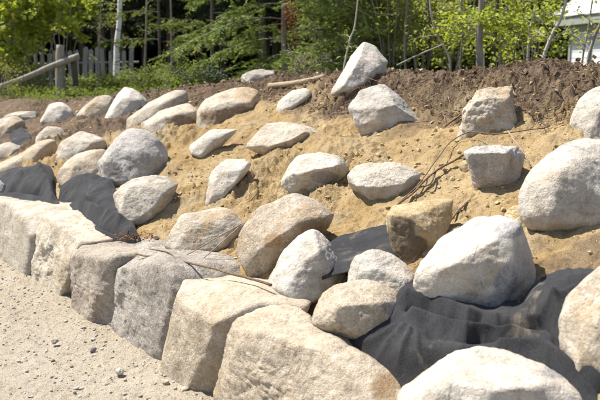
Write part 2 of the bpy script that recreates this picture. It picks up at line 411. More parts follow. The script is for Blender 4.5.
# ------------------------------------------------------------------ rocks
def hull_planes(P):
    bm = bmesh.new()
    for p in P: bm.verts.new(p)
    bmesh.ops.convex_hull(bm, input=bm.verts, use_existing_faces=False)
    bm.normal_update()
    pl = []
    for f in bm.faces:
        if f.calc_area() < 1e-6: continue
        n = np.array(f.normal[:]); d = float(n @ np.array(f.verts[0].co[:]))
        if any(n @ q[0] > 0.985 and abs(d - q[1]) < 0.02 for q in pl): continue
        pl.append((n, d))
    bm.free(); return pl
NROCK = 0
def unit0(v): return v / np.linalg.norm(v)
def rock_from_points(P, label, mat, p=16, level=6, rough=1.0, patches=(), name='boulder', cat='boulder', group=None, lump=1.0, fit=True, mound=0.22, cuts=5, chips=18, chip_lo=0.83, crag=0.0):
    global NROCK
    NROCK += 1
    P = np.asarray(P, float); lo, hi = P.min(0), P.max(0); c = (lo + hi) / 2; sc = (hi - lo) / 2
    U, Fc = ico(level)
    Q = (P - c) / sc
    c2 = Q.mean(0) * 0.5; Q = Q - c2
    pl = hull_planes(Q)
    for _ in range(cuts):                                     # broken faces
        cd = unit0(np.array([RNG.normal(), -abs(RNG.normal()) * 0.9, RNG.normal() * 0.8 + 0.15]))
        pl.append((cd, float((Q @ cd).max()) * RNG.uniform(0.74, 0.9)))
    for _ in range(chips):                                    # chipped corners
        cd = unit0(RNG.normal(size=3)); pl.append((cd, float((Q @ cd).max()) * RNG.uniform(chip_lo, 0.98)))
    N = np.array([q[0] for q in pl]); D = np.array([max(q[1], 0.05) for q in pl])
    p = p * 2.6
    k = np.maximum(U @ N.T / D, 0)
    r = (k ** p).sum(1) ** (-1.0 / p)
    r = 0.35 * r + 0.65 * np.minimum(r * 1.02, (k ** (p * 2.2)).sum(1) ** (-1.0 / (p * 2.2)))
    V = (U * r[:, None] + c2) * sc + c
    size = float(np.cbrt(np.prod(sc * 2)))
    W = V + NROCK * 7.31
    out = V - c; out /= np.linalg.norm(out, axis=1)[:, None]
    d = 0.045 * size * lump * fbm(W * (1.3 / size), 2) + 0.014 * size * rough * fbm(W * (5.0 / size), 3)
    d += 0.005 * rough * fbm(W * 16, 3) + 0.0035 * rough * fbm(W * 50, 2)
    if crag:
        e = fbm(W * 5.0 + 70, 4, 0.55)
        cz = np.floor(e * 9) / 9 + sstep(0.55, 0.95, e * 9 - np.floor(e * 9)) / 9          # split, stepped break
        e2 = fbm(W * np.array([3, 3, 7.0]) + 90, 3)
        d += crag * (0.045 * cz - 0.010 * np.clip(1 - np.abs(e2) / 0.06, 0, 1))
    V = V + out * d[:, None]
    if fit:                                                   # bring the weathered shape back to the size of the hull
        for _ in range(2):
            ax, ay = proj(P); bx, by = proj(V)
            kx = (ax.max() - ax.min()) / (bx.max() - bx.min()); kz = (ay.max() - ay.min()) / (by.max() - by.min())
            ky = 0.5 * (kx + kz); m0 = V.mean(0)
            V = (V - m0) * np.array([kx, min(ky, 1.15), kz]) + m0
            bx, by = proj(V); dp = m0[1]
            V[:, 0] += ((ax.max() + ax.min()) - (bx.max() + bx.min())) / 2 / F * dp
            V[:, 2] -= ((ay.max() + ay.min()) - (by.max() + by.min())) / 2 / F * dp
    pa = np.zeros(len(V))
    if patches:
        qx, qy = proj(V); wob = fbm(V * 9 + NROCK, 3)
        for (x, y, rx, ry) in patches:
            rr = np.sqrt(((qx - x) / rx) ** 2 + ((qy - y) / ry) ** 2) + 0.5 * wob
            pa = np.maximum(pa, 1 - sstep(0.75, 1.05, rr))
    base = np.array([c[0], c[1], V[:, 2].min()])
    if mound:
        q = V[V[:, 2] < np.quantile(V[:, 2], 0.35)]; mr = 0.25 * (np.ptp(q[:, 0]) + np.ptp(q[:, 1])) + 0.04
        MOUNDS.append((q[:, 0].mean(), q[:, 1].mean(), mr, mound * mr))
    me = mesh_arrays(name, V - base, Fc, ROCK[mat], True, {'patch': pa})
    o = obj(name, me, None, base)
    return tag(o, label, cat, group)
def rock(outline, label, mat, ridge=(), p=13, level=5, thick=0.9, bury=0.35, back=0.36, yc=None, tilt=0.35, bulge=0.36, ring=0.62, up=0.0, yaw=0.0, **kw):
    O = np.array(outline, float)
    cx, cy = O.mean(0)
    ymin, ymax = O[:, 1].min(), O[:, 1].max()
    low = O[np.argmax(O[:, 1])]
    if yc is None:
        con = on_slope(low[0], low[1]); Yc = con[1]
    else: Yc = yc
    hw = (O[:, 0].max() - O[:, 0].min()) / F * Yc; hh = (ymax - ymin) / F * Yc
    T_ = thick * math.sqrt(hw * hh)
    if yc is None: Yc = Yc + back * T_
    O2 = O.copy(); lowm = (O2[:, 1] - cy) / (ymax - cy + 1e-6)
    ext = O2[lowm > 0.15].copy(); ext[:, 1] += bury * (ymax - ymin)
    if bury > 0: O2 = np.concatenate([O2, ext])
    pts = []
    zc = at(cx, cy, Yc)[2]
    rim = []
    for (x, y) in O2:
        q = at(x, y, Yc); q = at(x, y, Yc + tilt * (q[2] - zc) + yaw * (x - cx) / F * Yc); rim.append(q)
    rim = np.array(rim); C = rim.mean(0)
    pts += list(rim)
    fw = C + (rim - C) * ring; fw[:, 1] -= bulge * T_; fw[:, 2] += up * hh
    fw[:, 1] += RNG.uniform(-0.10, 0.10, len(fw)) * T_
    pts += list(fw)
    bk = C + (rim - C) * 0.72; bk[:, 1] += 0.55 * T_; bk[:, 2] -= 0.05 * hh
    pts += list(bk)
    for (x, y, f) in ridge:
        pts.append(at(x, y, Yc - f * T_ + yaw * (x - cx) / F * Yc))
    if len(ridge) > 1: kw.setdefault('cuts', 1); kw.setdefault('chip_lo', 0.9); kw.setdefault('chips', 9)
    return rock_from_points(pts, label, mat, p=p, level=level, **kw)

ROCKS = [
 # --- far upper left rows along the crest
 dict(o=[(-12,124),(0,120),(15,116),(25,121),(26,128),(15,136),(10,142),(-12,143)], l='pale cream boulder cut by the left edge, upper row, above a slanting slab', m='cream'),
 dict(o=[(3,117),(17,112),(35,111),(38,117),(25,121),(8,121)], l='small flat cream stone on the crest left of the fence post', m='cream'),
 dict(o=[(40,119),(49,106),(59,102),(67,105),(75,115),(68,121),(59,123),(46,121)], l='small rounded white boulder at the foot of the wooden fence post', m='white'),
 dict(o=[(76,116),(89,101),(99,95),(107,96),(113,102),(110,110),(96,119),(80,119)], l='pale boulder leaning right on the crest, just right of the fence post', m='cream'),
 dict(o=[(104,115),(118,96),(126,87),(134,88),(147,97),(146,106),(135,116),(115,120)], l='bright white peaked boulder on the crest below the birch trunk', m='white'),
 dict(o=[(126,127),(127,117),(147,102),(172,91),(185,90),(188,97),(175,106),(150,117),(137,128)], l='long narrow cream slab slanting up to the right on the upper left crest', m='cream', thick=0.7),
 dict(o=[(141,124),(162,112),(192,103),(199,107),(198,122),(195,133),(175,133),(160,136),(149,131)], l='grey-cream wedge boulder just below the long slanting slab, left of the big dirty boulder', m='cream', ridge=[(165,118,.4),(195,112,.3)], patches=[(180,122,16,8)]),
 dict(o=[(196,133),(197,112),(205,100),(225,91),(245,87),(258,92),(261,103),(257,116),(240,122),(215,130)], l='large cream boulder with dirt and painted shade on its underside on the crest left of centre', m='cream', ridge=[(205,114,.5),(228,103,.55),(250,103,.5)], patches=[(222,118,24,9),(240,112,16,7)], level=6),  # patches paint underside shade as well as dirt into the colour
 dict(o=[(189,150),(194,140),(205,132),(218,130),(237,129),(222,140),(207,152),(202,157),(195,156)], l='half-buried pale grey stone in the sand under the large dirty-bottomed boulder', m='white', bury=.2),
 dict(o=[(246,146),(250,136),(265,122),(292,123),(307,126),(323,134),(312,141),(292,147),(277,153),(263,154)], l='cream slab with a pointed right end and a shaded lower facet, upper middle of slope', m='cream', ridge=[(267,148,.42),(281,139,.5),(300,132,.4)], bulge=.2, bury=.05, level=6, p=22, back=.05, mound=0, cuts=1),
 dict(o=[(276,110),(280,101),(292,91),(307,88),(312,91),(301,99),(295,106),(287,111)], l='small triangular pale stone under the fallen log near the crest', m='white'),
 dict(o=[(331,91),(343,70),(357,50),(365,42),(374,47),(388,62),(386,73),(371,84),(360,92),(345,94)], l='tall white pointed boulder standing on the crest in front of the trees', m='white', ridge=[(372,66,.3),(364,86,.35)], level=6, p=24, back=.02, bury=.08, mound=0, cuts=1),
 dict(o=[(348,110),(362,90),(375,84),(386,85),(400,97),(415,114),(425,125),(400,130),(378,128),(362,122)], l='white triangular boulder lying just below the tall pointed one', m='white', ridge=[(395,105,.35),(380,112,.4)], level=6, p=26, cuts=1, bulge=.2),
 dict(o=[(455,132),(460,112),(465,102),(475,87),(487,86),(511,89),(516,105),(521,126),(517,135),(487,137)], l='blocky layered tan-grey boulder set into the dark topsoil on the right', m='cream', p=40, chips=8, cuts=0, ridge=[(478,96,.36),(508,98,.36),(462,122,.4),(515,122,.4)], level=6, rough=1.4, crag=.9, bulge=.3, ring=.75),
 dict(o=[(463,150),(475,145),(500,145),(520,148),(525,155),(522,170),(514,185),(498,191),(478,185),(469,168)], l='grey squarish block with a flat top below the layered boulder', m='ash', p=30, ridge=[(466,153,.35),(492,152,.5),(506,153,.52),(502,187,.45),(478,180,.42)], chips=8, bulge=.05, ring=.6, cuts=0, bury=.12, level=6, crag=.4),
 dict(o=[(571,120),(575,105),(587,93),(600,86),(614,84),(628,95),(628,130),(605,138),(585,135),(576,127)], l='pale boulder cut by the right edge, the upper of two near the topsoil', m='white', level=6),
 dict(o=[(518,192),(530,172),(548,155),(570,143),(588,138),(606,141),(632,155),(642,190),(632,217),(600,223),(570,219),(545,216),(526,209)], l='big pale dome-shaped boulder at the right edge, middle of the slope', m='white', level=6, p=11, ridge=[(560,170,.45),(600,175,.5)], bury=.2),
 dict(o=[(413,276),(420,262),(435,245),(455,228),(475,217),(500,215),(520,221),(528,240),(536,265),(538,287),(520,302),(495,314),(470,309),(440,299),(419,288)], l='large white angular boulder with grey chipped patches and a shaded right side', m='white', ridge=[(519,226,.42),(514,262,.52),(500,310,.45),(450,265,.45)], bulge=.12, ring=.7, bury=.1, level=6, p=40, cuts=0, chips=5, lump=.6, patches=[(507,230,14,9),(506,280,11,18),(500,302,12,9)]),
 dict(o=[(386,212),(392,204),(422,200),(453,199),(451,217),(438,241),(420,256),(407,262),(392,250),(386,230)], l='ochre wedge-shaped rock with soil stain and painted shade on its front face, left of the large white angular boulder', m='ochre', ridge=[(387,214,.45),(406,216,.5),(422,228,.5),(436,241,.4)], bulge=.0, ring=.5, level=6, p=40, cuts=0, chips=4, lump=.6, bury=.15, patches=[(402,238,20,24),(415,245,16,14)], tilt=.9),  # patches colour the front face for both shade and soil stain
 dict(o=[(347,173),(353,166),(370,162),(400,163),(414,167),(421,175),(412,188),(400,197),(380,203),(364,201),(351,191)], l='rounded cream boulder, oval, at the centre right of the sand slope beside the roots', m='cream', ridge=[(357,186,.42),(383,187,.5),(408,183,.42)], level=6, bury=.1, bulge=.25, p=16),
 dict(o=[(281,181),(287,168),(297,156),(320,152),(340,156),(349,165),(346,175),(330,183),(318,188),(308,197),(295,194),(284,187)], l='pale grey rounded boulder with a shaded underside at the centre of the slope', m='white', ridge=[(292,178,.45),(315,170,.55),(335,167,.5)], level=6, bury=.1, bulge=.2, up=.08, patches=[(325,177,14,7)]),  # patch paints shade on the lower right underside
 dict(o=[(205,207),(208,178),(212,163),(225,159),(251,161),(251,168),(243,178),(230,190),(221,202),(214,209)], l='thin upright whitish stone leaning in the sand left of centre', m='white', p=20, bury=.1),
 dict(o=[(113,194),(122,185),(135,178),(150,175),(167,176),(178,184),(174,196),(166,208),(157,216),(145,223),(131,227),(122,221),(116,208)], l='speckled cream angular boulder at the right end of the left dark fabric', m='cream', ridge=[(135,190,.45),(160,195,.5),(128,215,.4)], level=6, bury=.12, p=18),
 dict(o=[(97,166),(103,152),(112,140),(127,130),(145,128),(160,137),(168,152),(167,164),(155,174),(140,181),(120,188),(105,188),(98,178)], l='large mottled grey rounded boulder on the left of the slope', m='ash', level=6, patches=[(112,170,12,10)], p=11, rough=1.3, bury=.25),
 dict(o=[(57,173),(62,163),(75,153),(95,149),(109,150),(112,166),(100,179),(80,183),(62,181)], l='yellowish tan boulder wedged against the mottled grey boulder, above the dark fabric', m='tan'),
 dict(o=[(54,158),(62,142),(80,131),(92,135),(105,139),(107,146),(95,151),(75,155),(60,166)], l='white-cream boulder with a low right shoulder behind the yellowish tan one', m='cream', ridge=[(70,148,.4),(92,143,.4)]),
 dict(o=[(35,141),(38,130),(47,126),(62,129),(67,137),(56,144),(42,147)], l='small pale stone among dark soil above the slanting slab on the left', m='cream'),
 dict(o=[(-12,172),(0,167),(15,160),(30,150),(52,139),(58,147),(50,158),(33,172),(20,174),(0,179),(-12,184)], l='tan-grey slab slanting up to the right near the left edge', m='tan', thick=.8, p=20, patches=[(22,166,9,5)]),
 dict(o=[(-12,151),(0,145),(12,142),(23,147),(22,156),(10,160),(-12,164)], l='small pale rounded stone at the left edge between cut boulder and slanting slab', m='white'),
 dict(o=[(-8,183),(0,180),(5,184),(6,194),(0,199),(-8,199)], l='tiny pale stone at the left edge beside the dark fabric', m='white', level=4),
 dict(o=[(165,247),(171,226),(182,212),(205,207),(235,209),(246,222),(236,241),(220,252),(195,260),(178,258)], l='sand-dusted tan boulder half buried behind the wall with thin stems over it', m='cream', bury=.1, level=6, p=11),
 dict(o=[(236,262),(240,235),(252,215),(272,200),(290,193),(312,199),(334,215),(326,229),(305,238),(285,256),(266,277),(250,279),(240,272)], l='large tan-cream boulder with an overhanging dark lower edge, centre left', m='tan', ridge=[(256,252,.42),(276,238,.55),(300,222,.5),(326,216,.35)], level=6, bulge=.15, bury=.1, p=16, patches=[(272,240,10,9),(312,226,16,7)]),  # patches darken the overhang: underside shade put into the colour
 dict(o=[(267,284),(275,270),(290,248),(305,233),(313,229),(325,240),(336,258),(347,281),(335,293),(318,299),(300,301),(282,294)], l='white-topped triangular boulder standing on the wall, centre of the picture', m='white', ridge=[(295,268,.45),(318,255,.45),(328,284,.4)], level=6, bury=.1, p=18),
 dict(o=[(346,269),(355,258),(375,249),(395,251),(409,262),(417,272),(415,290),(405,300),(388,294),(365,288),(350,280)], l='small white boulder below the strip of dark fabric, left of the large white angular boulder', m='white', level=6),
 dict(o=[(312,306),(320,291),(340,283),(370,279),(395,289),(409,303),(412,322),(407,338),(380,338),(350,336),(325,329),(314,320)], l='smooth tan-cream oval boulder resting on the front of the dark fabric', m='tan', level=6, bury=.1, p=12, ridge=[(340,305,.45),(380,303,.5),(365,328,.4)], yc=3.68),
 dict(o=[(503,219),(509,207),(520,205),(528,214),(532,228),(520,238),(505,232)], l='ochre stone behind the top right of the large white angular boulder', m='ochre'),
 dict(o=[(458,166),(464,160),(474,161),(476,168),(466,173)], l='small ochre flat stone beside the grey squarish block', m='ochre', level=4),
 dict(o=[(563,322),(570,305),(582,285),(600,267),(626,259),(645,300),(635,372),(604,380),(585,367),(570,343)], l='pale cream boulder cut by the right edge, resting on the dark fabric', m='cream', level=6, p=14),
 dict(o=[(390,415),(410,390),(435,368),(463,350),(480,346),(502,348),(530,356),(562,368),(590,384),(618,402),(630,450),(500,480),(385,470)], l='huge cream-white boulder cut by the bottom edge, front right', m='white', level=6, yc=3.0, bury=.1, p=22, mound=0, cuts=3, ridge=[(440,380,.35),(500,368,.45),(550,385,.4)], patches=[(556,372,14,8)]),
 dict(o=[(236,83),(240,75),(252,71),(265,69),(276,71),(281,76),(265,81),(250,84)], l='grey-green mossy rock under the spruce on the crest', m='dark'),
]
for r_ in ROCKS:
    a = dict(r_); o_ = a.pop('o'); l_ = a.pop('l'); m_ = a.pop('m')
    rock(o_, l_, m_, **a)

# wall blocks along the road: front face on a vertical plane parallel to the road, flat top running back
NV = np.array([NX, NY, 0.0])
def block(front, top, label, mat, sF=1.85, sB=2.36, depth=0.5, lean=0.14, extra=(), **kw):
    fr = np.array([on_s(x, y, sF) for x, y in front])
    fr = fr + NV * (lean * np.clip(fr[:, 2:3], 0, 1))
    low = fr[:, 2] < 0.15
    dn = fr[low].copy(); dn[:, 2] -= 0.10
    bk = fr + NV * depth; bk[:, 2] = np.where(bk[:, 2] > 0.2, bk[:, 2] * 0.92, bk[:, 2] - 0.1)
    tp = [on_s(x, y, sB) for x, y in top]
    ex = [on_s(x, y, s) for x, y, s in extra]
    P = np.concatenate([fr, dn, bk, np.array(tp)] + ([np.array(ex)] if ex else []))
    return rock_from_points(P, label, mat, level=6, mound=0, **kw)
block([(-45,195),(-5,203),(14,207),(22,214),(24,262),(22,273),(0,266),(-45,250)], [(0,197),(28,199),(50,208)],
      'cream block at the far left end of the retaining wall', 'cream', p=22, crag=.6)
block([(27,218),(45,228),(62,242),(60,275),(50,294),(30,280)], [(52,208),(80,219),(97,232)],
      'chunky cream wall block, second from the left edge, with a shaded right end', 'cream', p=24, rough=1.3, crag=.7)
block([(66,246),(82,251),(99,259),(101,310),(100,329),(88,325),(70,313),(65,290)], [(82,236),(108,233),(128,240)],
      'grey-brown wall block, third from the left, narrowing to a rounded lower right corner', 'grey', p=22, rough=1.3, crag=.5, patches=[(75,300,9,14)])
block([(106,262),(120,252),(136,257),(152,268),(161,279),(159,320),(158,364),(140,357),(120,347),(107,335),(107,300)], [(108,236),(135,237),(160,252),(178,268)],
      'tall rough grey wall block with a cracked jagged front, fourth from the left', 'dark', p=26, rough=1.9, crag=.5, patches=[(122,258,10,6)])
block([(161,286),(180,285),(200,291),(208,300),(207,345),(205,390),(180,375),(159,362)], [(185,270),(215,276),(262,287),(312,306)],
      'smooth buff wall block with a broad flat top, fifth from the left', 'tan', p=24, sB=2.28, rough=.8, crag=.3)
rock([(213,400),(215,360),(217,326),(225,308),(241,301),(262,299),(290,306),(320,325),(350,345),(376,362),(396,378),(410,398),(405,440),(330,470),(234,450)],
     'huge tan-grey slab boulder leaning back at the bottom centre', 'tan', level=6, yc=3.72, bury=.0, p=30, tilt=.5, bulge=.2, ring=.82, yaw=-.85, mound=0, cuts=2,
     ridge=[(362,362,.35),(345,400,.45),(240,330,.3)], patches=[(385,388,14,16)], rough=1.4, crag=.5)

# small loose stones one can pick out
def small_stone(px, py, wpx, hpx, label, mat='white', lift=0.0, road_=False):
    c = on_z(px, py, 0.02) if road_ else on_slope(px, py, lift)
    rx = wpx / F * c[1] / 2; rz = hpx / F * c[1] / 2
    U, _ = ico(2)
    P = U * np.array([rx, rx * 0.9, rz]) * RNG.uniform(0.8, 1.15, (len(U), 1)) + c + np.array([0, 0, rz * 0.6])
    rock_from_points(P, label, mat, p=14, level=4, name='small_stone', cat='stone')
small_stone(156, 239, 6, 6, 'tiny white stone among orange leaves behind the wall')
small_stone(276, 293, 9, 6, 'small pale stone tucked at the left foot of the triangular boulder', 'cream', 0.02)
small_stone(120, 374, 9, 8, 'white pebble lying on the gravel road in front of the wall', 'white', road_=True)
small_stone(166, 384, 7, 6, 'cream pebble on the road near the buff wall block', 'cream', road_=True)
small_stone(93, 351, 8, 6, 'dark pebble on the road below the grey wall blocks', 'dark', road_=True)
small_stone(55, 343, 7, 5, 'pale grey pebble in the middle of the gravel road', 'grey', road_=True)
small_stone(185, 391, 12, 6, 'dark flat pebble at the foot of the buff wall block', 'grey', road_=True)
small_stone(426, 258, 9, 10, 'small brown stone at the left corner of the large white angular boulder', 'tan', 0.03)
small_stone(337, 91, 7, 5, 'small stone at the left foot of the tall white pointed boulder', 'tan', 0.0)

# ------------------------------------------------------------------ ground sheet and road sheet, heaped a little against the rocks
for (mx_, my_, mr_, mh_) in ((330, 150, .2, .07), (425, 150, .22, .08), (205, 185, .2, .06)):
    q_ = on_slope(mx_, my_); MOUNDS.append((q_[0], q_[1], mr_, mh_))
t_ax = axis((-300, -60, 60), (-60, -4, 4), (-4, 0.8, 0.3), (0.8, 5, 0.014), (5, 8.5, 0.02), (8.5, 15, 0.04), (15, 28, 0.3), (28, 80, 4), (80, 400, 80))
s_ax = axis((2.0, 2.3, 0.03), (2.3, 6.3, 0.014), (6.3, 9, 0.08), (9, 20, 0.5), (20, 60, 4), (60, 400, 68))
T, S = np.meshgrid(t_ax, s_ax)
Z = profile(T, S) + relief(T, S) + 0.12 * fbm2(T, S, 0.3, 2, 8.0) * sstep(8, 12, S)
X, Y = xy(T, S)
nz = fbm2(T, S, 1.3, 4, 6.0)
crest = np.interp(T, [-40, 5.5, 7.6, 8.6, 9.4, 10.5, 40], [4.75, 4.70, 4.75, 4.35, 3.2, 2.7, 2.7])
soil = sstep(-0.22, 0.18, S - crest + 0.55 * nz + 0.25 * fbm2(T, S, 5, 3, 7.0))
soil = np.maximum(soil, 0.75 * sstep(-0.05, 0.25, fbm2(T, S, 2.6, 4, 71.0)) * sstep(3.7, 4.5, S + 0.3 * nz) * (1 - sstep(7.0, 8.0, T)))
soil = np.maximum(soil, sstep(0.12, 0.34, fbm2(T, S, 1.8, 4, 12.0)) * sstep(10.2, 11.2, T) * 0.85)
qd = on_slope(578, 266); soil = np.maximum(soil, 0.7 * sstep(0.25, 0.6, np.exp(-((X - qd[0]) ** 2 + (Y - qd[1]) ** 2) / 0.05) + 0.6 * fbm2(T, S, 6, 4, 77.0)))
grass = sstep(6.3, 7.3, S + 0.8 * nz - np.interp(T, [0, 8, 10, 11, 14], [1.0, 0.4, -0.9, -1.5, -2.1])) * (0.4 + 0.6 * sstep(-0.2, 0.2, fbm2(T, S, 0.8, 3, 15.0)))
ground = obj('ground', mesh_arrays('ground', np.stack([X, Y, Z], -1).reshape(-1, 3), grid_faces(*T.shape)[:, ::-1] if False else grid_faces(*T.shape), M_GROUND, True,
            {'soil': soil.ravel(), 'grass': grass.ravel()}))
tag(ground, kind='structure')
t_r = axis((-300, -40, 52), (-40, 2, 3), (2, 3.2, 0.1), (3.2, 7.4, 0.014), (7.4, 10, 0.03), (10, 30, 1), (30, 400, 74))
s_r = axis((-300, -40, 52), (-40, -2, 3), (-2, 0.6, 0.15), (0.6, 2.34, 0.013))
T, S = np.meshgrid(t_r, s_r)
def roadz(t, s):
    m = sstep(-2, 0.6, s)
    return (0.03 * fbm2(t, s, 0.7, 3, 21.0) + 0.014 * fbm2(t, s, 5, 3, 22.0) + 0.022 * np.maximum(0, fbm2(t, s, 24, 3, 23.0))) * m \
        + 0.03 * sstep(1.5, 1.9, s + 0.25 * fbm2(t, s, 2.5, 3, 24.0))
X, Y = xy(T, S)
road = obj('road', mesh_arrays('road', np.stack([X, Y, roadz(T, S) + 0.004], -1).reshape(-1, 3), grid_faces(*T.shape), M_ROAD))
tag(road, kind='structure')

# ------------------------------------------------------------------ dark geotextile sheets
def sheet(rows, label, lift=0.03, nu=110, nv=80, fold=0.03, foldang=0.5, seed=0.0, fscale=5.0, folds=(), fk=0.75):
    """rows: control rows of (px, py[, extra lift]) laid on the slope and joined by smooth curves"""
    G = np.array([[on_slope(q[0], q[1], lift + (q[2] if len(q) > 2 else 0)) for q in r] for r in rows])
    A = np.stack([smooth_path(r, nu) for r in G]); B = np.stack([smooth_path(A[:, j], nv) for j in range(nu)], 1)
    P = B.reshape(-1, 3)
    t, s = ts(P[:, 0], P[:, 1])
    ca, sa = math.cos(foldang), math.sin(foldang)
    u = t * ca + s * sa; v = -t * sa + s * ca
    wv = fbm2(u, v, 2.0, 2, seed)
    f = np.abs(fbm2(u * 0.35 + 0.25 * wv, v + 0.2 * wv, fscale, 3, seed + 3))
    P[:, 2] += fold * (1 - 2.2 * np.minimum(f, 0.6)) + 0.004 * fbm2(t, s, 14, 3, seed + 5) + 0.04 * fbm2(t, s, 2.2, 2, seed + 9)
    if folds:
        qx, qy = proj(P); nrm_w = 0.5 * fbm2(t, s, 6, 2, seed + 20)
        for line, amp, wd in folds:
            best = np.full(len(P), 1e9)
            for (x0, y0), (x1, y1) in zip(line[:-1], line[1:]):
                ex, ey = x1 - x0, y1 - y0; u_ = np.clip(((qx - x0) * ex + (qy - y0) * ey) / (ex * ex + ey * ey), 0, 1)
                best = np.minimum(best, np.hypot(qx - x0 - u_ * ex, qy - y0 - u_ * ey))
            P[:, 2] += fk * amp * np.exp(-(best / wd) ** 1.3) * (1 + nrm_w)
    base = P.mean(0); base[2] = P[:, 2].min()
    me = mesh_arrays('geotextile_sheet', P - base, grid_faces(nv, nu), M_FABRIC)
    o = obj('geotextile_sheet', me, None, base)
    md = o.modifiers.new('thickness', 'SOLIDIFY'); md.thickness = 0.004; md.offset = -1
    return tag(o, label, 'fabric')
sheet([[(-12,177,.03),(20,168,.05),(48,168,.07),(58,181,.0),(80,176,.05),(108,184,.05),(120,196,.02)],
       [(-12,190,.04),(18,182,.09),(44,180,.10),(60,190,.0),(84,187,.08),(108,195,.06),(126,214,.03)],
       [(-12,203,.0),(15,198,.02),(45,198,.04),(66,205,.02),(90,212,.06),(112,219,.05),(134,230,.02)],
       [(-12,212,-.03),(20,210,-.02),(50,212,-.02),(72,220,-.02),(95,230,0),(116,234,.02),(138,236,.02)],
       [(-12,228,-.14),(20,228,-.14),(50,230,-.14),(76,238,-.12),(98,246,-.1),(118,249,-.08),(142,246,-.04)]],
      'dark grey fabric sheet rumpled behind the wall on the left', fold=.015, foldang=-.3, seed=2.0, nu=220, nv=150, fk=1.25,
      folds=[([(-5,180),(20,176),(44,172)], .04, 4), ([(-5,188),(15,187),(42,191)], -.06, 3), ([(40,174),(48,186),(52,202)], .06, 4), ([(56,184),(58,196),(66,204)], -.07, 3), ([(62,196),(72,186),(88,180),(108,186)], .05, 4), ([(70,198),(88,196),(104,208)], -.05, 3), ([(80,206),(104,214),(132,230)], .05, 4), ([(72,212),(96,222),(118,232)], -.03, 3)])
sheet([[(10,137,.0),(19,131,.03),(28,133,-.02)],[(11,143,.02),(20,140,.04),(31,140,.02)],[(14,151,-.04),(22,152,-.02),(29,147,-.04)]],
      'small scrap of dark fabric between pale stones at the upper left', fold=.03, seed=14.0, nu=40, nv=40)
sheet([[(322,246,.06),(345,238,.08),(370,231,.09),(394,227,.06)],
       [(322,262,.09),(345,254,.1),(370,246,.1),(394,243,.07)],
       [(322,282,.07),(348,274,.07),(372,268,.07),(398,264,.04)]],
      'small strip of dark fabric between the triangular boulder and the ochre wedge rock', fold=.012, seed=5.0, nu=60, nv=50)
sheet([[(405,282,.0),(430,290,.0),(470,300,-.02),(510,306,.0),(535,290,.04),(560,279,.05),(585,276,.03),(615,276,.02)],
       [(402,296,.05),(430,304,.05),(470,318,.07),(505,322,.06),(535,312,.08),(562,302,.08),(590,302,.06),(620,305,.04)],
       [(372,322,.0),(420,326,.04),(465,330,.05),(505,338,.02),(540,334,.04),(572,334,.07),(598,345,.05),(625,350,.04)],
       [(335,336,-.06),(395,346,.0),(445,350,.02),(500,360,-.02),(545,358,.0),(580,366,.05),(608,384,.0),(635,395,-.06)],
       [(330,370,-.18),(388,378,-.12),(440,385,-.1),(500,395,-.1),(555,392,-.06),(590,402,-.04),(618,415,-.09),(645,425,-.12)],
       [(330,410,-.3),(392,415,-.25),(445,425,-.2),(505,435,-.2),(560,432,-.12),(600,445,-.12),(630,455,-.16),(660,465,-.18)]],
      'wide dark grey fabric sheet with folds under the large white angular boulder', fold=.03, foldang=.75, seed=9.0, nu=260, nv=170, fscale=4.2,
      folds=[([(404,296),(440,306),(480,318),(506,320)], .05, 5), ([(410,308),(450,318),(498,326),(540,322)], -.07, 5), ([(412,318),(460,328),(505,330),(548,312),(575,296)], .06, 6),
             ([(430,334),(480,338),(520,336)], -.05, 5), ([(404,330),(388,345),(378,362)], .035, 3), ([(410,334),(402,352),(398,372)], .04, 3), ([(417,336),(418,352),(424,370)], .035, 3), ([(396,330),(380,338),(362,346)], .03, 3),
             ([(530,306),(552,326),(575,352)], -.05, 5), ([(545,300),(568,330),(600,384)], .05, 5), ([(556,338),(578,364),(606,398)], -.05, 4), ([(500,344),(540,346),(572,366)], .04, 4)])

# ------------------------------------------------------------------ sticks and roots
def stick(pts, r0, r1, label, mat, lift=0.03, cat='stick', name='stick', twigs=(), n=28):
    P = np.array([on_slope(q[0], q[1], lift + (q[2] if len(q) > 2 else 0)) for q in pts])
    r0 *= 0.78; r1 *= 0.78
    C = smooth_path(P, n); C = C + 0.006 * np.stack([fbm(C * 9 + 3 * k, 3) for k in range(3)], 1)
    V, Fc = tube(C, np.linspace(r0, r1, n) * (1 + 0.25 * fbm(C * 30, 2)), 7)
    base = C.mean(0)
    o = tag(obj(name, mesh_arrays(name, V - base, Fc, mat), None, base), label, cat)
    for tp, a, b in twigs:
        Q = smooth_path([on_slope(q[0], q[1], lift + (q[2] if len(q) > 2 else 0)) for q in tp], 14)
        V, Fc = tube(Q, np.linspace(a, b, 14), 5)
        obj('twig', mesh_arrays('twig', V - base, Fc, mat), o)
    return o
stick([(136,254,.04),(160,258,.05),(190,263,.06),(222,271,.06),(252,279,.05),(271,285,.03)], .007, .010, 'long brown stick lying along the top of the wall blocks', M_ROOT, .11,
      twigs=[([(150,249,.05),(167,252,.07),(174,257,.07),(178,262,.06)], .004, .005)])
stick([(176,261,.0),(241,224,.06)], .004, .006, 'thin dry stem slanting across the half-buried tan boulder', M_STICK, .12,
      twigs=[([(204,258,.0),(239,227,.05)], .003, .004)])
stick([(247,205,.0),(256,194,.02),(262,186,.03)], .005, .003, 'short twig stuck in sand above the large tan-cream boulder', M_ROOT, .0)
stick([(463,113,.05),(442,128,.04),(418,142,.03),(393,155,.0)], .011, .007, 'straight brown root running down from the layered boulder into the sand', M_ROOT, .0, 'root', 'root')
stick([(428,144,.03),(415,154,.02),(399,166,.0)], .007, .004, 'short root parallel to the straight brown root, just below it', M_ROOT, .0, 'root', 'root')
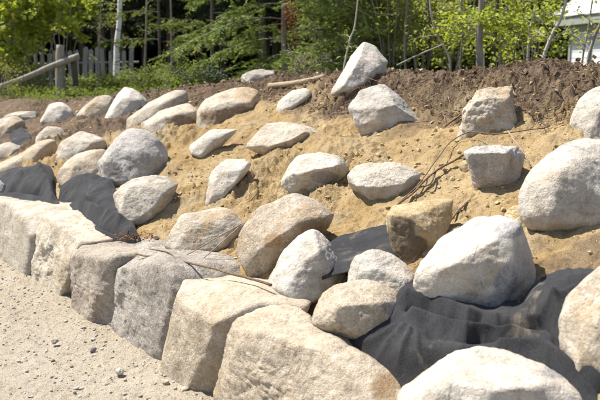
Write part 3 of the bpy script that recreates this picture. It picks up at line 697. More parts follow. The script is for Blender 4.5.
stick([(545,128,.03),(520,131,.08),(495,134,.10),(470,132,.08),(450,143,.06),(434,163,.05),(418,185,.04),(396,206,.02)], .005, .005, 'thin arching root passing between the layered boulder and the grey block', M_ROOT, .02, 'root', 'root')
stick([(466,153,.03),(446,165,.03),(428,177,.04),(411,195,.03),(394,207,.02),(372,227,.0)], .010, .007, 'forked brown root curving down past the right end of the oval cream boulder', M_ROOT, .02, 'root', 'root',
      twigs=[([(436,171,.03),(430,184,.03),(418,188,.03),(408,197,.03)], .006, .005)])
stick([(508,131,.12),(517,143,.10),(526,157,.06),(531,168,.02)], .007, .006, 'short light stick leaning at the right side of the grey squarish block', M_STICK, .0)
stick([(474,196,.0),(462,207,.03),(450,221,.03),(437,243,.0)], .009, .006, 'dark root beside the ochre wedge rock, above the white angular boulder', M_ROOT, .0, 'root', 'root')
stick([(511,84,.05),(513,90,.04),(516,96,.02)], .009, .007, 'short pale stub of wood at the top right corner of the layered boulder', M_STICK, .0)
stick([(382,126,.03),(400,124,.04),(420,122,.03),(432,121,.0)], .004, .003, 'thin reddish twig along the base of the white triangular boulder', M_ROOT, .0)
stick([(356,74,.14),(366,77,.16),(380,82,.10)], .004, .003, 'dark twig lying across the tall white pointed boulder', M_ROOT, .14)
stick([(262,190,.0),(258,199,.02)], .003, .002, 'tiny twig in the sand left of the central grey boulder', M_ROOT, .0)
stick([(318,196,.01),(325,200,.02),(333,201,.01)], .003, .002, 'tiny forked twig in the sand right below the central grey boulder', M_ROOT, .0)
stick([(270,86,.04),(296,83,.06),(325,77,.05)], .045, .038, 'tan fallen log lying on the dark soil of the crest', M_STICK, .0, 'log', 'fallen_log')
stick([(205,99,.03),(235,95,.05),(262,93,.04)], .012, .010, 'pale dead branch half covered by dark soil behind the large dirty boulder', M_STICK, .0)

# ------------------------------------------------------------------ loose soil: clods, gravel, fibres (uncountable)
def ground_pt(t, s):
    return profile(t, s) + relief(t, s)
def lumps(pos, size, flat=0.7, tint=None):
    U, Fc = ico(1); n = len(pos)
    J = RNG.uniform(0.45, 1.45, (n, len(U), 1)); A = RNG.uniform(0.7, 1.4, (n, 1, 3)); A[..., 2] *= flat
    th = RNG.uniform(0, 6.28, n); c, s_ = np.cos(th)[:, None], np.sin(th)[:, None]
    L = U[None] * J * A * size[:, None, None]
    V = np.stack([L[..., 0] * c - L[..., 1] * s_, L[..., 0] * s_ + L[..., 1] * c, L[..., 2]], -1) + pos[:, None, :]
    Fa = (Fc[None] + (np.arange(n) * len(U))[:, None, None]).reshape(-1, 3)
    ti = RNG.uniform(0, 1, n) if tint is None else tint
    return V.reshape(-1, 3), Fa, np.repeat(ti, len(U))
def scatter(n, t0, t1, s0, s1, near=True):
    t = t0 + (t1 - t0) * RNG.uniform(0, 1, n) ** (1.6 if near else 1); s = RNG.uniform(s0, s1, n); return t, s
def stuff(name, label, cat, V, Fc, ti, mat, smooth=True):
    o = obj(name, mesh_arrays(name, V, Fc, mat, smooth, {'tint': ti})); return tag(o, label, cat, kind='stuff')
t, s = scatter(14000, 1.0, 13, 2.35, 5.2)
k = fbm2(t, s, 1.1, 3, 41.0) + 0.35 * RNG.normal(size=len(t)) > 0.12; k &= ~((s < 2.95) & (t < 3.3)); t, s = t[k], s[k]
x, y = xy(t, s); sz = 0.004 + 0.017 * RNG.uniform(0, 1, len(t)) ** 4 * (0.7 + 0.06 * t)
V, Fc, ti = lumps(np.stack([x, y, ground_pt(t, s) + 0.25 * sz], 1), sz, 0.75)
stuff('sand_clods', 'crumbly sandy clods strewn over the slope between the boulders', 'clods', V, Fc, ti, M_CLOD, False)
t, s = scatter(17000, 1.0, 14, 4.55, 6.2)
k = RNG.uniform(size=len(t)) < sstep(4.5, 5.0, s + 0.4 * fbm2(t, s, 1.3, 3, 6.0)); t, s = t[k], s[k]
x, y = xy(t, s); sz = 0.003 + 0.026 * RNG.uniform(0, 1, len(t)) ** 8
V, Fc, ti = lumps(np.stack([x, y, ground_pt(t, s) + 0.3 * sz], 1), sz, 0.8)
stuff('topsoil_clods', 'dark brown crumbly topsoil lumps along the crest', 'clods', V, Fc, ti, M_SOILCLOD, False)
t, s = scatter(14000, 3.0, 10, 0.5, 1.95, False)
k = RNG.uniform(size=len(t)) < 0.35 + 0.65 * sstep(0.9, 1.9, s); t, s = t[k], s[k]
x, y = xy(t, s); sz = 0.002 + 0.010 * RNG.uniform(0, 1, len(t)) ** 7
V, Fc, ti = lumps(np.stack([x, y, roadz(t, s) + 0.004 + 0.2 * sz], 1), sz, 0.7)
stuff('road_gravel', 'loose pale gravel and grit on the road in front of the wall', 'gravel', V, Fc, ti, M_PEB)
# fine roots hanging out of the torn topsoil
G = Geo()
t, s = scatter(10000, 1.5, 12.5, 4.6, 5.9)
x, y = xy(t, s); z = ground_pt(t, s)
for i in range(len(t)):
    L = RNG.uniform(0.04, 0.18); a = RNG.uniform(0, 6.28); d = np.array([math.cos(a), math.sin(a), RNG.uniform(-.15, .35)])
    d[:2] += -0.5 * np.array([NX, NY]); d /= np.linalg.norm(d)
    q = np.array([x[i], y[i], z[i] + 0.006]); u = np.linspace(0, 1, 5)[:, None]
    C = q + d * L * u + np.array([0, 0, -0.5 * L]) * u * u + RNG.normal(size=3) * 0.25 * L * u * (1 - u)
    V, Fc = tube(C, np.linspace(RNG.uniform(.0015, .004), .001, 5), 3, False)
    G.add(V, Fc, RNG.uniform())
tag(obj('root_fibres', G.mesh('root_fibres', M_FIBRE)), 'fine torn roots and fibres in the dark topsoil', 'roots', kind='stuff')

# ------------------------------------------------------------------ leaves, needles, branches
def unit(v): return v / (np.linalg.norm(v, axis=-1, keepdims=True) + 1e-9)
def leaves(pos, size, droop=0.3, wid=0.62):
    """one folded two-triangle leaf at each point"""
    n = len(pos); size = np.broadcast_to(size, (n,))[:, None] * RNG.uniform(0.6, 1.35, (n, 1))
    d = unit(np.concatenate([RNG.normal(size=(n, 2)), RNG.normal(size=(n, 1)) * 0.45 - droop], 1))
    nrm = unit(np.concatenate([RNG.normal(size=(n, 2)) * 0.55, np.abs(RNG.normal(size=(n, 1))) + 0.5], 1))
    side = unit(np.cross(d, nrm)); nn = np.cross(side, d)
    a = pos; tip = pos + d * size; mid = pos + d * size * 0.45
    l = mid + side * size * wid / 2 + nn * size * 0.12; r = mid - side * size * wid / 2 + nn * size * 0.12
    V = np.stack([a, l, tip, r], 1).reshape(-1, 3); b = np.arange(n) * 4
    Fc = np.concatenate([np.stack([b, b + 2, b + 1], 1), np.stack([b, b + 3, b + 2], 1)])
    return V, Fc, np.repeat(np.clip(RNG.normal(0.5, 0.28, n), 0, 1), 4)
def needles(a, d, L, k, nl, nw=0.16, flat=0.35):
    """needle triangles along twigs that start at a, run along d for L"""
    n = len(a); u = RNG.uniform(0.02, 1.0, (n, k))
    base = a[:, None] + d[:, None] * (L[:, None] * u)[..., None]
    base[..., 2] -= (0.10 * L[:, None] * u * u)
    s_ = unit(np.cross(d, np.array([0, 0, 1.0]) + 0.2 * RNG.normal(size=(n, 3)))); up = np.cross(s_, d)
    sg = RNG.choice([-1, 1], (n, k))[..., None]
    dir_ = unit(d[:, None] * 0.75 + s_[:, None] * sg * RNG.uniform(.5, 1.1, (n, k, 1)) + up[:, None] * RNG.normal(size=(n, k, 1)) * flat)
    ln = nl * RNG.uniform(.7, 1.3, (n, k, 1))
    w_ = unit(np.cross(dir_, RNG.normal(size=(n, k, 3)))) * ln * nw
    V = np.stack([base - w_, base + w_, base + dir_ * ln], 2).reshape(-1, 3)
    Fc = np.arange(len(V)).reshape(-1, 3)
    tw = np.clip(RNG.normal(0.45, 0.25, n), 0, 1)
    ti = np.repeat(np.clip(tw[:, None] + 0.35 * (u - 0.5), 0, 1).reshape(-1), 3)
    return V, Fc, ti
def conifer(name, base, h, r_low, z_low, nb, label, mat, bark, group=None, droop=0.25, tw=20, kn=14, nl=0.045, nw=.1, trunk_r=None, loc=None, parent_extra=None, sweep=0.0, dark_twigs=True, grow=1.0, cat='tree', twl=1.0):
    root = empty(name, base); tag(root, label, cat, group)
    tr = trunk_r or 0.012 * h + 0.02
    zz = np.linspace(-0.25, h, 12); lean = RNG.normal(size=2) * 0.01
    C = np.stack([lean[0] * zz, lean[1] * zz, zz], 1)
    V, Fc = tube(C, np.linspace(tr, 0.012, 12), 8); g = Geo(); g.add(V, Fc)
    A, Dv, Ls = [], [], []
    for b in range(nb):
        f = (b + RNG.uniform()) / nb; z = z_low + (h * 0.98 - z_low) * f ** 1.25
        L = (r_low * (1 - f ** 1.1) ** 0.85 + 0.12) * RNG.uniform(0.7, 1.15); a = b * 2.4 + RNG.normal() * 0.3
        hd = np.array([math.cos(a), math.sin(a), 0.0]); n = 9
        u = np.linspace(0, 1, n)[:, None]
        P = np.array([lean[0] * z, lean[1] * z, z]) + hd * L * u + np.array([0, 0, 1.0]) * (0.12 * u - droop * 1.4 * u ** 2 + 0.22 * droop * u ** 4) * L
        V, Fc = tube(P, np.linspace(0.005 + 0.004 * L, 0.002, n), 4, False); g.add(V, Fc)
        m = max(4, int(tw * L / r_low))
        uu = RNG.uniform(0.08, 1.0, m); idx = uu * (n - 1); k0 = np.minimum(idx.astype(int), n - 2); fr = (idx - k0)[:, None]
        st = P[k0] * (1 - fr) + P[k0 + 1] * fr; tg = unit(P[k0 + 1] - P[k0])
        sd_ = np.array([-hd[1], hd[0], 0]) * RNG.choice([-1, 1], (m, 1))
        dv = unit(tg * RNG.uniform(.5, 1.0, (m, 1)) + sd_ * RNG.uniform(.4, 1.0, (m, 1)) + np.array([0, 0, -1.0]) * RNG.uniform(0.0, 0.45, (m, 1)))
        A.append(st); Dv.append(dv); Ls.append(twl * (0.12 + 0.34 * L * (1 - uu * 0.75)) * RNG.uniform(.6, 1.2, m))
        A.append(P[-2:-1]); Dv.append(unit(P[-1:] - P[-2:-1])); Ls.append(np.array([0.2]))
    A = np.concatenate(A); Dv = np.concatenate(Dv); Ls = np.concatenate(Ls)
    obj('trunk', g.mesh('trunk', bark), root)
    # second order twigs
    rep = 2; ua = RNG.uniform(.25, .9, (len(A), rep, 1))
    A2 = (A[:, None] + Dv[:, None] * Ls[:, None, None] * ua).reshape(-1, 3)
    D2 = unit(np.repeat(Dv, rep, 0) + 0.7 * RNG.normal(size=(len(A2), 3)) * np.array([1, 1, .4])); L2 = np.repeat(Ls, rep) * 0.5
    gg = Geo(); gg.add(*needles(np.concatenate([A, A2]), np.concatenate([Dv, D2]), np.concatenate([Ls, L2]), kn, nl, nw))
    obj('crown', gg.mesh('crown', mat, False), root)
    return root
def copy_tree(o, loc, rz, sc, label=None):
    c = o.copy(); COL.objects.link(c); c.location = loc; c.rotation_euler = (0, 0, rz); c.scale = (sc, sc, sc)
    if label: c['label'] = label
    for ch in o.children:
        d = ch.copy(); COL.objects.link(d); d.parent = c
    return c
def leafy(name, base, stems, label, leaf_mat, bark, nleaf=60, lsize=0.07, group=None, twig=(0.35, 0.8), spread=0.10, nt=14, tmin=0.25, cat='tree', wid=0.62, lift=0.3):
    """stems: list of (points, r0, r1) in world space; twigs and leaves grow from them"""
    base = np.asarray(base, float); root = empty(name, base); tag(root, label, cat, group)
    g = Geo(); lp = []
    for pts, r0, r1 in stems:
        C = smooth_path(pts, 20); C = C + 0.02 * np.stack([fbm(C * 1.7 + 9 * k, 2) for k in range(3)], 1)
        V, Fc = tube(C, np.linspace(r0, r1, 20), 7); g.add(V - base, Fc)
        for i in range(nt):
            u = RNG.uniform(tmin, 1.0); q = C[min(19, int(u * 19))]
            a = RNG.uniform(0, 6.28); L = RNG.uniform(*twig) * (1.15 - 0.5 * u)
            d = unit(np.array([math.cos(a), math.sin(a), RNG.uniform(0.1, 1.9) * lift * 2]))
            uu = np.linspace(0, 1, 6)[:, None]
            P = q + d * L * uu + np.array([0, 0, -0.25 * L]) * uu ** 2 + RNG.normal(size=3) * 0.12 * L * uu * (1 - uu)
            V, Fc = tube(P, np.linspace(min(0.35 * r1 + 0.002, 0.007), 0.0012, 6), 4, False); g.add(V - base, Fc)
            for j in range(3):
                v = RNG.uniform(.35, .9); e = P[int(v * 5)]; dd = unit(d + 0.8 * RNG.normal(size=3) * np.array([1, 1, .5])); Q = e + dd * L * 0.45 * np.linspace(0, 1, 4)[:, None]
                V, Fc = tube(Q, np.linspace(.0025, .001, 4), 3, False); g.add(V - base, Fc)
                m = max(1, nleaf // (nt * 4))
                lp.append(Q[RNG.integers(1, 4, m)] + RNG.normal(size=(m, 3)) * spread * 0.5)
            m = max(1, nleaf // (nt * 4)); lp.append(P[RNG.integers(2, 6, m)] + RNG.normal(size=(m, 3)) * spread * 0.5)
    obj('trunk', g.mesh('trunk', bark), root)
    lp = np.concatenate(lp); gg = Geo(); gg.add(*leaves(lp - base, lsize, wid=wid)); obj('crown', gg.mesh('crown', leaf_mat, False), root)
    return root
def gz(px, Yd):
    x = (px - 300) / F * Yd / CP * (CP * CP + SP * SP)
    x = ray(px, 80)[0] * Yd
    t_, s_ = ts(x, Yd); return np.array([x, Yd, float(profile(t_, s_))])

# ------------------------------------------------------------------ wooden rail fence and picket fence
b0 = gz(60, 17.5); post_top = at(60.5, 45, 17.5)
rf = empty('rail_fence', b0); tag(rf, 'weathered wooden fence post with a slanting log rail on the left', 'fence')
def limb(parent, name, pts, r0, r1, mat, sides=10, n=16, knob=0.12):
    C = smooth_path(pts, n); C = C + 0.012 * np.stack([fbm(C * 2.3 + 5 * k, 2) for k in range(3)], 1)
    V, Fc = tube(C, np.linspace(r0, r1, n) * (1 + knob * fbm(C * 6, 2)), sides)
    V = V + 0.006 * np.stack([fbm(V * np.array([40, 40, 4]) + k, 2) for k in range(3)], 1)
    return obj(name, mesh_arrays(name, V - np.array(parent.location), Fc, mat), parent)
limb(rf, 'post', [b0 - np.array([0, 0, .3]), at(60, 75, 17.5), post_top], .095, .085, M_FENCE)
limb(rf, 'rail', [at(-30, 97, 16.9), at(20, 80, 17.2), at(50, 67, 17.36), at(79, 56, 17.45)], .06, .066, M_FENCE)
limb(rf, 'brace', [at(73, 58, 17.62), at(74, 70, 17.62), at(76, 86, 17.62)], .075, .06, M_DARKBARK)
limb(rf, 'bottom_log', [at(36, 112, 17.2), at(48, 105, 17.3), at(62, 102, 17.65), at(92, 103, 17.7)], .06, .055, M_DARKBARK)
p0 = gz(88, 26.5); pf = empty('picket_fence', p0); tag(pf, 'old grey picket fence standing in front of the dark forest', 'fence')
i = 0
for px in np.arange(38, 137, 6.6):
    i += 1
    b = gz(px, 26.5); top = 47 + RNG.uniform(-2, 4) + (4 if px < 75 else 0) - (3 if px > 125 else 0)
    tpz = at(px, top, 26.5)[2]; hw = 0.066 * RNG.uniform(.85, 1.15); ln = RNG.normal() * 0.035
    bm = bmesh.new()
    prof_ = [(-hw, -0.1), (hw, -0.1), (hw, tpz - b[2] - 0.06), (0.02, tpz - b[2]), (-hw, tpz - b[2] - 0.05)]
    fr = [bm.verts.new((q[0] + ln * q[1], -0.012, q[1])) for q in prof_]; bk = [bm.verts.new((q[0] + ln * q[1], 0.012, q[1])) for q in prof_]
    bm.faces.new(fr); bm.faces.new(bk[::-1])
    for k in range(5): bm.faces.new((fr[k], bk[k], bk[(k + 1) % 5], fr[(k + 1) % 5]))
    bmesh.ops.recalc_face_normals(bm, faces=bm.faces)
    me = bpy.data.meshes.new('picket'); bm.to_mesh(me); bm.free(); me.materials.append(M_PICKET)
    obj('picket', me, pf, b - p0)
for zz in (0.35, 0.85):
    a, b = gz(34, 26.55), gz(139, 26.55)
    V, Fc = tube(smooth_path([a + [0, .05, zz], b + [0, .05, zz]], 6), .035, 4); obj('rail', mesh_arrays('rail', V - p0, Fc, M_PICKET, False), pf)

# ------------------------------------------------------------------ birch and forest trees
def stem_px(pts, Yd, r0, r1, dz=-0.3, up=None):
    P = [at(px, py, Yd + (q[0] if q else 0)) for (px, py, *q) in pts]
    b = gz(pts[0][0], Yd); P = [b + np.array([0, 0, dz])] + [p for p in P if p[2] > b[2] + 0.1]
    if up is not None: P.append(P[-1] + np.array(up))
    return (np.array(P), r0, r1), b
st, b = stem_px([(117, 82), (117, 45), (120, 0)], 25.5, .13, .05, up=(0.25, 0, 5.5))
leafy('birch_tree', b, [st], 'birch with a white trunk in front of the picket fence', M_LEAF_Y, M_BIRCH, nleaf=500, lsize=.07, tmin=.7, nt=20, twig=(.8, 1.6))
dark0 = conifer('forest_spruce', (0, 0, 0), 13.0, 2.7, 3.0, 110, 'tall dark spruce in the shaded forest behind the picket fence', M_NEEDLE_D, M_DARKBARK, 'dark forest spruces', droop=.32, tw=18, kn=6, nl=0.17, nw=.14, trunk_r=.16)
spots = []
for Yr in (29.5, 33, 37, 42, 47):
    for xr in np.arange(-26, 16, 3.1):
        x_ = xr + RNG.uniform(-1.0, 1.0); y_ = Yr + RNG.uniform(-1.2, 1.2)
        if x_ > 2.5 or (x_ < -9.5 and y_ < 35): continue
        spots.append((x_, y_))
vis = False
for k, (x_, y_) in enumerate(spots):
    q = (x_, y_, groundz(x_, y_) - 0.1); sc = RNG.uniform(.8, 1.25)
    if k == 0: dark0.location = q; dark0.scale = (sc,) * 3
    else: copy_tree(dark0, q, RNG.uniform(0, 6.28), sc)
# far wood seen through the gaps: one mass
n = 60000; ang = RNG.uniform(-0.62, 0.62, n); rr = RNG.uniform(54, 66, n); zz = 1.2 + 15 * RNG.uniform(0, 1, n) ** 1.5
P = np.stack([rr * np.sin(ang), rr * np.cos(ang), zz], 1) + RNG.normal(size=(n, 3)) * 0.5
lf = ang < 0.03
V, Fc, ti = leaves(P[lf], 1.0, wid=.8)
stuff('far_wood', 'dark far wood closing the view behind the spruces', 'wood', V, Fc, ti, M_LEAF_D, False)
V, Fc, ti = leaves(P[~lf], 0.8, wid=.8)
stuff('far_wood', 'leafy far wood coloured as if sunlit, closing the view behind the right-hand thicket', 'wood', V, Fc, ti, M_LEAF_O, False)  # lighter leaf colour stands in for sunlight on this half

# slender stems in the dark on the left
for px, Yd, r, tx, lab in ((145, 22, .035, 147, 'slender grey sapling standing alone in the dark gap right of the birch'),
                           (172, 23, .03, 171, 'thin dim sapling trunk in the dark, left of the spruce'),
                           (98, 20, .018, 101, 'thin sapling just left of the birch trunk')):
    st, b = stem_px([(px, 78), ((px + tx) / 2, 40), (tx, 0)], Yd, r, r * .6, up=(0.1, 0, 2.0))
    leafy('sapling', b, [st], lab, M_LEAF_G, M_BARK, nleaf=260, lsize=.06, nt=12, tmin=.3)
# hemlock with level sprays
h0 = gz(160, 21.5)
conifer('hemlock_tree', h0, 7.5, 1.9, 1.2, 20, 'young hemlock with level yellow-green sprays against the dark forest', M_NEEDLE_Y, M_DARKBARK, droop=.12, tw=16, kn=26, nl=.07, nw=.12, trunk_r=.04)
h1 = gz(212, 19.0)
conifer('hemlock_tree', h1, 6.0, 1.3, 1.1, 14, 'small hemlock left of the large spruce', M_NEEDLE, M_DARKBARK, droop=.18, tw=16, kn=14, nl=.07, nw=.11, trunk_r=.045)
# the large spruce
s0 = gz(284, 12.6)
sp = conifer('spruce_tree', s0, 7.5, 1.7, 0.45, 50, 'large spruce with drooping green branches at the centre of the treeline', M_NEEDLE, M_BARK, droop=.34, tw=26, kn=48, nl=.055, nw=.12, trunk_r=.045)
g = Geo(); q = at(291, 14, 12.2); A = q + RNG.normal(size=(90, 3)) * np.array([.06, .08, .16]); D = unit(np.array([0, 0, -1.0]) + .5 * RNG.normal(size=(90, 3)))
g.add(*needles(A - s0, D, np.full(90, .12), 14, .04, .12)); o = obj('dead_spray', g.mesh('dead_spray', M_DEAD, False), sp); o['label'] = 'rust-orange dead spray of needles'
s1 = gz(338, 13.4)
conifer('spruce_tree', s1, 3.4, 1.0, 0.15, 34, 'bushy young spruce right of the large spruce', M_NEEDLE, M_BARK, droop=.25, tw=24, kn=20, nl=.042, nw=.10, trunk_r=.035)
s2 = gz(318, 16.5)
conifer('spruce_tree', s2, 5.0, 1.2, 0.3, 30, 'darker young spruce behind the bushy one', M_NEEDLE, M_BARK, droop=.25, tw=20, kn=16, nl=.06, nw=.10, trunk_r=.04)

# ------------------------------------------------------------------ leafy saplings and shrubs
def shrub(px, Yd, h, spread_, label, mat, n=6, nleaf=420, lsize=.07, bark=M_BARK, group=None, nt=9, name='shrub', lean=(0, 0), wid=.62, tmin=.2):
    b = gz(px, Yd); stems = []
    for k in range(n):
        a = k * 2.4 + RNG.uniform(0, 1); R = spread_ * RNG.uniform(.35, 1.0); hh = h * RNG.uniform(.65, 1.0)
        d = np.array([math.cos(a) * R + lean[0] * hh, math.sin(a) * R * .8 + lean[1] * hh, 0])
        P = [b + np.array([0, 0, -.1]) + d * .05, b + d * .45 + np.array([0, 0, hh * .55]), b + d + np.array([0, 0, hh])]
        stems.append((np.array(P), .008 + .006 * h / 2, .004))
    return leafy(name, b, stems, label, mat, bark, nleaf=nleaf, lsize=lsize, group=group, twig=(.2, .5 + .1 * h), nt=nt, tmin=tmin, cat='shrub', wid=wid)
shrub(2, 19.0, 3.4, 1.2, 'bright yellow-green maple shrub at the left edge', M_LEAF_Y, 7, 520, .12, wid=.8)
shrub(36, 19.6, 3.4, 1.5, 'bright yellow-green maple shrub above the slanting log rail', M_LEAF_Y, 7, 480, .13, wid=.8, tmin=.42)
shrub(62, 22.5, 3.8, 1.2, 'yellow-green maple shrub reaching toward the birch', M_LEAF_Y, 6, 420, .14, wid=.8, tmin=.5)
shrub(22, 23, 4.4, 1.5, 'tall green shrub at the back left behind the log rail', M_LEAF_G, 7, 460, .11)
shrub(-6, 16.2, .9, .4, 'low brownish-green shrub under the rail at the left edge', M_LEAF_O, 5, 200, .05)
shrub(36, 18.6, .9, .6, 'low olive shrub just left of the fence post', M_LEAF_O, 6, 300, .05)
shrub(88, 21.0, .4, .6, 'low green shrub in front of the picket fence', M_LEAF_G, 7, 360, .055)
shrub(112, 23, .4, .6, 'low green shrub at the foot of the birch', M_LEAF_G, 7, 360, .055)
shrub(150, 18, .75, .7, 'low fresh green shrub on the far grass below the lone sapling', M_LEAF_G, 7, 360, .05)
shrub(182, 16, .65, .6, 'low fresh green shrub behind the long slanting slab', M_LEAF_G, 7, 360, .05)
shrub(205, 15, .6, .5, 'low dark green shrub left of the mossy rock', M_LEAF_D, 7, 320, .05)
shrub(304, 11.2, .42, .25, 'tiny pale shrub behind the fallen log', M_LEAF_O, 5, 90, .03)
shrub(362, 12.6, 2.2, .8, 'green leafy shrub behind the tall white pointed boulder', M_LEAF_G, 7, 520, .06)
shrub(392, 12.0, 2.4, .8, 'yellow-green leafy shrub right of the tall white pointed boulder', M_LEAF_O, 7, 480, .055)
shrub(330, 14.6, 2.6, .9, 'dense green shrub between the spruces and the white pointed boulder', M_LEAF_G, 7, 520, .06)
shrub(420, 14.5, 2.9, 1.0, 'olive green shrub behind the long diagonal stem', M_LEAF_O, 7, 480, .065)
shrub(452, 17.5, 3.2, 1.2, 'sunlit olive shrub in the gap left of the grey trunk', M_LEAF_Y, 6, 360, .08)
shrub(500, 15.5, 2.7, .9, 'olive shrub behind the double slim trunks', M_LEAF_O, 6, 260, .07)
shrub(530, 12.8, 2.2, .7, 'bright leafy shrub left of the house', M_LEAF_Y, 6, 300, .06)
SAP = [
 ([(479, 58), (479, 30), (482, 0)], 9.6, .046, .035, 'grey tree trunk standing on the crest, the thickest on the right', M_BARK, M_LEAF_Y, 260),
 ([(494, 55), (496, 28), (497, 0)], 10.4, .030, .022, 'dark slim trunk just right of the thickest grey trunk', M_DARKBARK, M_LEAF_Y, 220),
 ([(500, 55), (503, 28), (507, 0)], 10.9, .024, .018, 'grey slim trunk leaning right, beside the dark slim trunk', M_BARK, M_LEAF_O, 200),
 ([(543, 58), (553, 32), (566, 0)], 9.2, .022, .015, 'pale sapling leaning right in front of the house corner', M_PALEBARK, M_LEAF_Y, 60),
 ([(588, 62), (595, 36), (606, 2)], 8.6, .020, .014, 'grey sapling leaning right at the right edge', M_BARK, M_LEAF_Y, 60),
 ([(582, 60), (588, 30), (592, 0)], 9.8, .012, .008, 'thin upright stem in front of the house wall', M_BARK, M_LEAF_Y, 45),
 ([(528, 57), (530, 30), (536, 0)], 10.0, .018, .012, 'thin grey stem between the slim trunks and the leaning sapling', M_PALEBARK, M_LEAF_Y, 160),
 ([(483, 50), (470, 25), (459, 0)], 10.2, .013, .008, 'pale thin stem leaning left across the thickest grey trunk', M_PALEBARK, M_LEAF_Y, 120),
 ([(449, 58), (436, 32), (430, 0)], 10.6, .016, .010, 'pale stem leaning left in the gap of the trees', M_PALEBARK, M_LEAF_O, 160),
 ([(405, 62), (405, 30), (407, 0)], 11.4, .018, .012, 'slim brown stem at the left end of the right-hand thicket', M_BARK, M_LEAF_O, 180),
 ([(428, 60), (431, 30), (428, 0)], 12.0, .020, .014, 'slim dark stem behind the pale left-leaning stem', M_DARKBARK, M_LEAF_O, 200),
 ([(345, 66), (350, 40), (357, 12)], 9.6, .013, .008, 'pale bare stem leaning beside the tall white pointed boulder', M_PALEBARK, M_LEAF_G, 24),
 ([(514, 57), (520, 30), (524, 0)], 11.6, .014, .010, 'dark thin stem in the brush left of the house', M_DARKBARK, M_LEAF_O, 160),
 ([(461, 57), (464, 28), (462, 0)], 12.6, .015, .010, 'dim thin stem left of the thickest grey trunk', M_BARK, M_LEAF_O, 160),
]
for pts, Yd, r0, r1, lab, bark, lm, nl_ in SAP:
    dx = (pts[-1][0] - pts[-2][0]) / F * Yd * 1.2
    st, b = stem_px(pts, Yd, r0, r1, dz=-.15, up=(dx, 0, 1.4))
    leafy('sapling', b, [st], lab, lm, bark, nleaf=int(nl_ * 2.2), lsize=.062, nt=(4 if nl_ < 30 else 12), tmin=.3, twig=(.2, .55))
o = stick([(398, 64, .05), (420, 54, .25), (441, 45, .5)], .008, .006, 'long pale stem leaning diagonally above the dark soil', M_PALEBARK, .0) if False else None
P = np.array([at(397, 65, 9.2), at(420, 54, 9.4), at(444, 44, 9.6)]); C = smooth_path(P, 14); V, Fc = tube(C, .007, 6)
tag(obj('leaning_stem', mesh_arrays('leaning_stem', V - C[0], Fc, M_PALEBARK), None, C[0]), 'long pale stem leaning diagonally over the crest, right of the pointed boulder', 'stick')
# undergrowth and leaf litter (uncountable)
t = RNG.uniform(9.2, 26, 30000); s = RNG.uniform(4.2, 15, 30000)
k = (s > np.interp(t, [9, 10, 11, 13, 30], [6.0, 5.2, 4.7, 4.4, 4.2])) & (fbm2(t, s, .7, 3, 51.0) > -.12); t, s = t[k], s[k]
x, y = xy(t, s); P = np.stack([x, y, profile(t, s) + 0.22 * RNG.uniform(0, 1, len(t)) ** 1.5], 1)
V, Fc, ti = leaves(P, .075, droop=-.7, wid=.3)
stuff('undergrowth', 'low grass and weeds behind the upper row of boulders', 'grass', V, Fc, ti, M_LEAF_G, False)
t = RNG.uniform(-1, 11, 3800); s = RNG.normal(5.9, .45, 3800); k = s > 5.2; t, s = t[k], s[k]
x, y = xy(t, s); V, Fc, ti = leaves(np.stack([x, y, ground_pt(t, s) + .012], 1), .045, droop=0, wid=.7)
stuff('leaf_litter', 'dry brown leaf litter on top of the crest', 'litter', V, Fc, ti, M_LITTER, False)
q = on_slope(142, 236, .02); n = 160; P = q + RNG.normal(size=(n, 3)) * np.array([.09, .07, .015])
V, Fc, ti = leaves(P, .03, droop=0, wid=.4)
stuff('dead_needles', 'rust-orange dead needles behind the wall beside the fabric', 'litter', V, Fc, ti, M_DEAD, False)

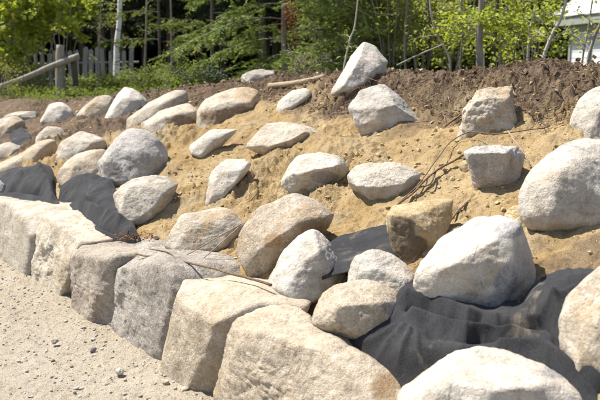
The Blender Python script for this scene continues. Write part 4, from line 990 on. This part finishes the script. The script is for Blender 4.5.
# ------------------------------------------------------------------ pale house on the right
hx0, hy0 = at(549, 50, 27.5)[0], 27.5
hz = groundz(hx0 + 1, hy0) - 0.2
ze = at(560, 24, hy0 - .7)[2]
hs = empty('house', (hx0, hy0, hz)); hs.rotation_euler = (0, 0, math.radians(-70)); tag(hs, 'pale white house with a grey-green eave behind the saplings at the right edge', 'house')
def boxpart(name, x0, x1, y0, y1, z0, z1, mat, parent=hs, off=(0, 0, 0)):
    V = np.array([[a, b_, c] for a in (x0, x1) for b_ in (y0, y1) for c in (z0, z1)], float)
    Fc = np.array([[0, 1, 3, 2], [4, 6, 7, 5], [0, 4, 5, 1], [2, 3, 7, 6], [0, 2, 6, 4], [1, 5, 7, 3]])
    return obj(name, mesh_arrays(name, V - np.array(off), Fc, mat, False), parent)
He = ze - hz
boxpart('wall', 0.3, 12, 0.6, 7, 0, He - .02, M_SIDING)
for k in range(int(He / .2)): boxpart('siding_board', .28, 12.02, .575, .598, k * .2 + .01, k * .2 + .19, M_SIDING)
boxpart('fascia', -.1, 12.3, .26, .30, He - .02, He + .24, M_FASCIA)
boxpart('soffit', -.08, 12.28, .303, .57, He + .0, He + .03, M_FASCIA)
boxpart('eave_shade_strip', 0.27, 12.03, .54, .572, He - .26, He - .003, M_FASCIA)  # dark strip put in for the shade below the soffit
for xx in (.30, 1.3, 3.4, 5.5): boxpart('pilaster', xx, xx + .09, .53, .572, 0, He - .263, M_FASCIA)
V = np.array([[-.4, 0.22, He + .262], [12.6, 0.22, He + .262], [12.6, 3.8, He + 2.6], [-.4, 3.8, He + 2.6], [-.4, 8.3, He + .262], [12.6, 8.3, He + .262],
              [-.4, 0.22, He + .30], [12.6, 0.22, He + .30], [12.6, 3.8, He + 2.64], [-.4, 3.8, He + 2.64], [-.4, 8.3, He + .30], [12.6, 8.3, He + .30]])
Fc = np.array([[0, 3, 2, 1], [3, 4, 5, 2], [6, 7, 8, 9], [9, 8, 11, 10], [0, 1, 7, 6], [4, 10, 11, 5]])
rf_ = obj('roof', mesh_arrays('roof', V, Fc, M_ROOF, False), hs)
for k in range(13):
    V = np.array([[k - .3, 0.22, He + .303], [k - .26, 0.22, He + .303], [k - .26, 3.8, He + 2.643], [k - .3, 3.8, He + 2.643],
                  [k - .3, 0.22, He + .34], [k - .26, 0.22, He + .34], [k - .26, 3.8, He + 2.68], [k - .3, 3.8, He + 2.68]])
    obj('roof_seam', mesh_arrays('roof_seam', V, np.array([[4, 5, 6, 7], [0, 4, 7, 3], [1, 2, 6, 5], [0, 1, 5, 4]]), M_ROOF, False), rf_)
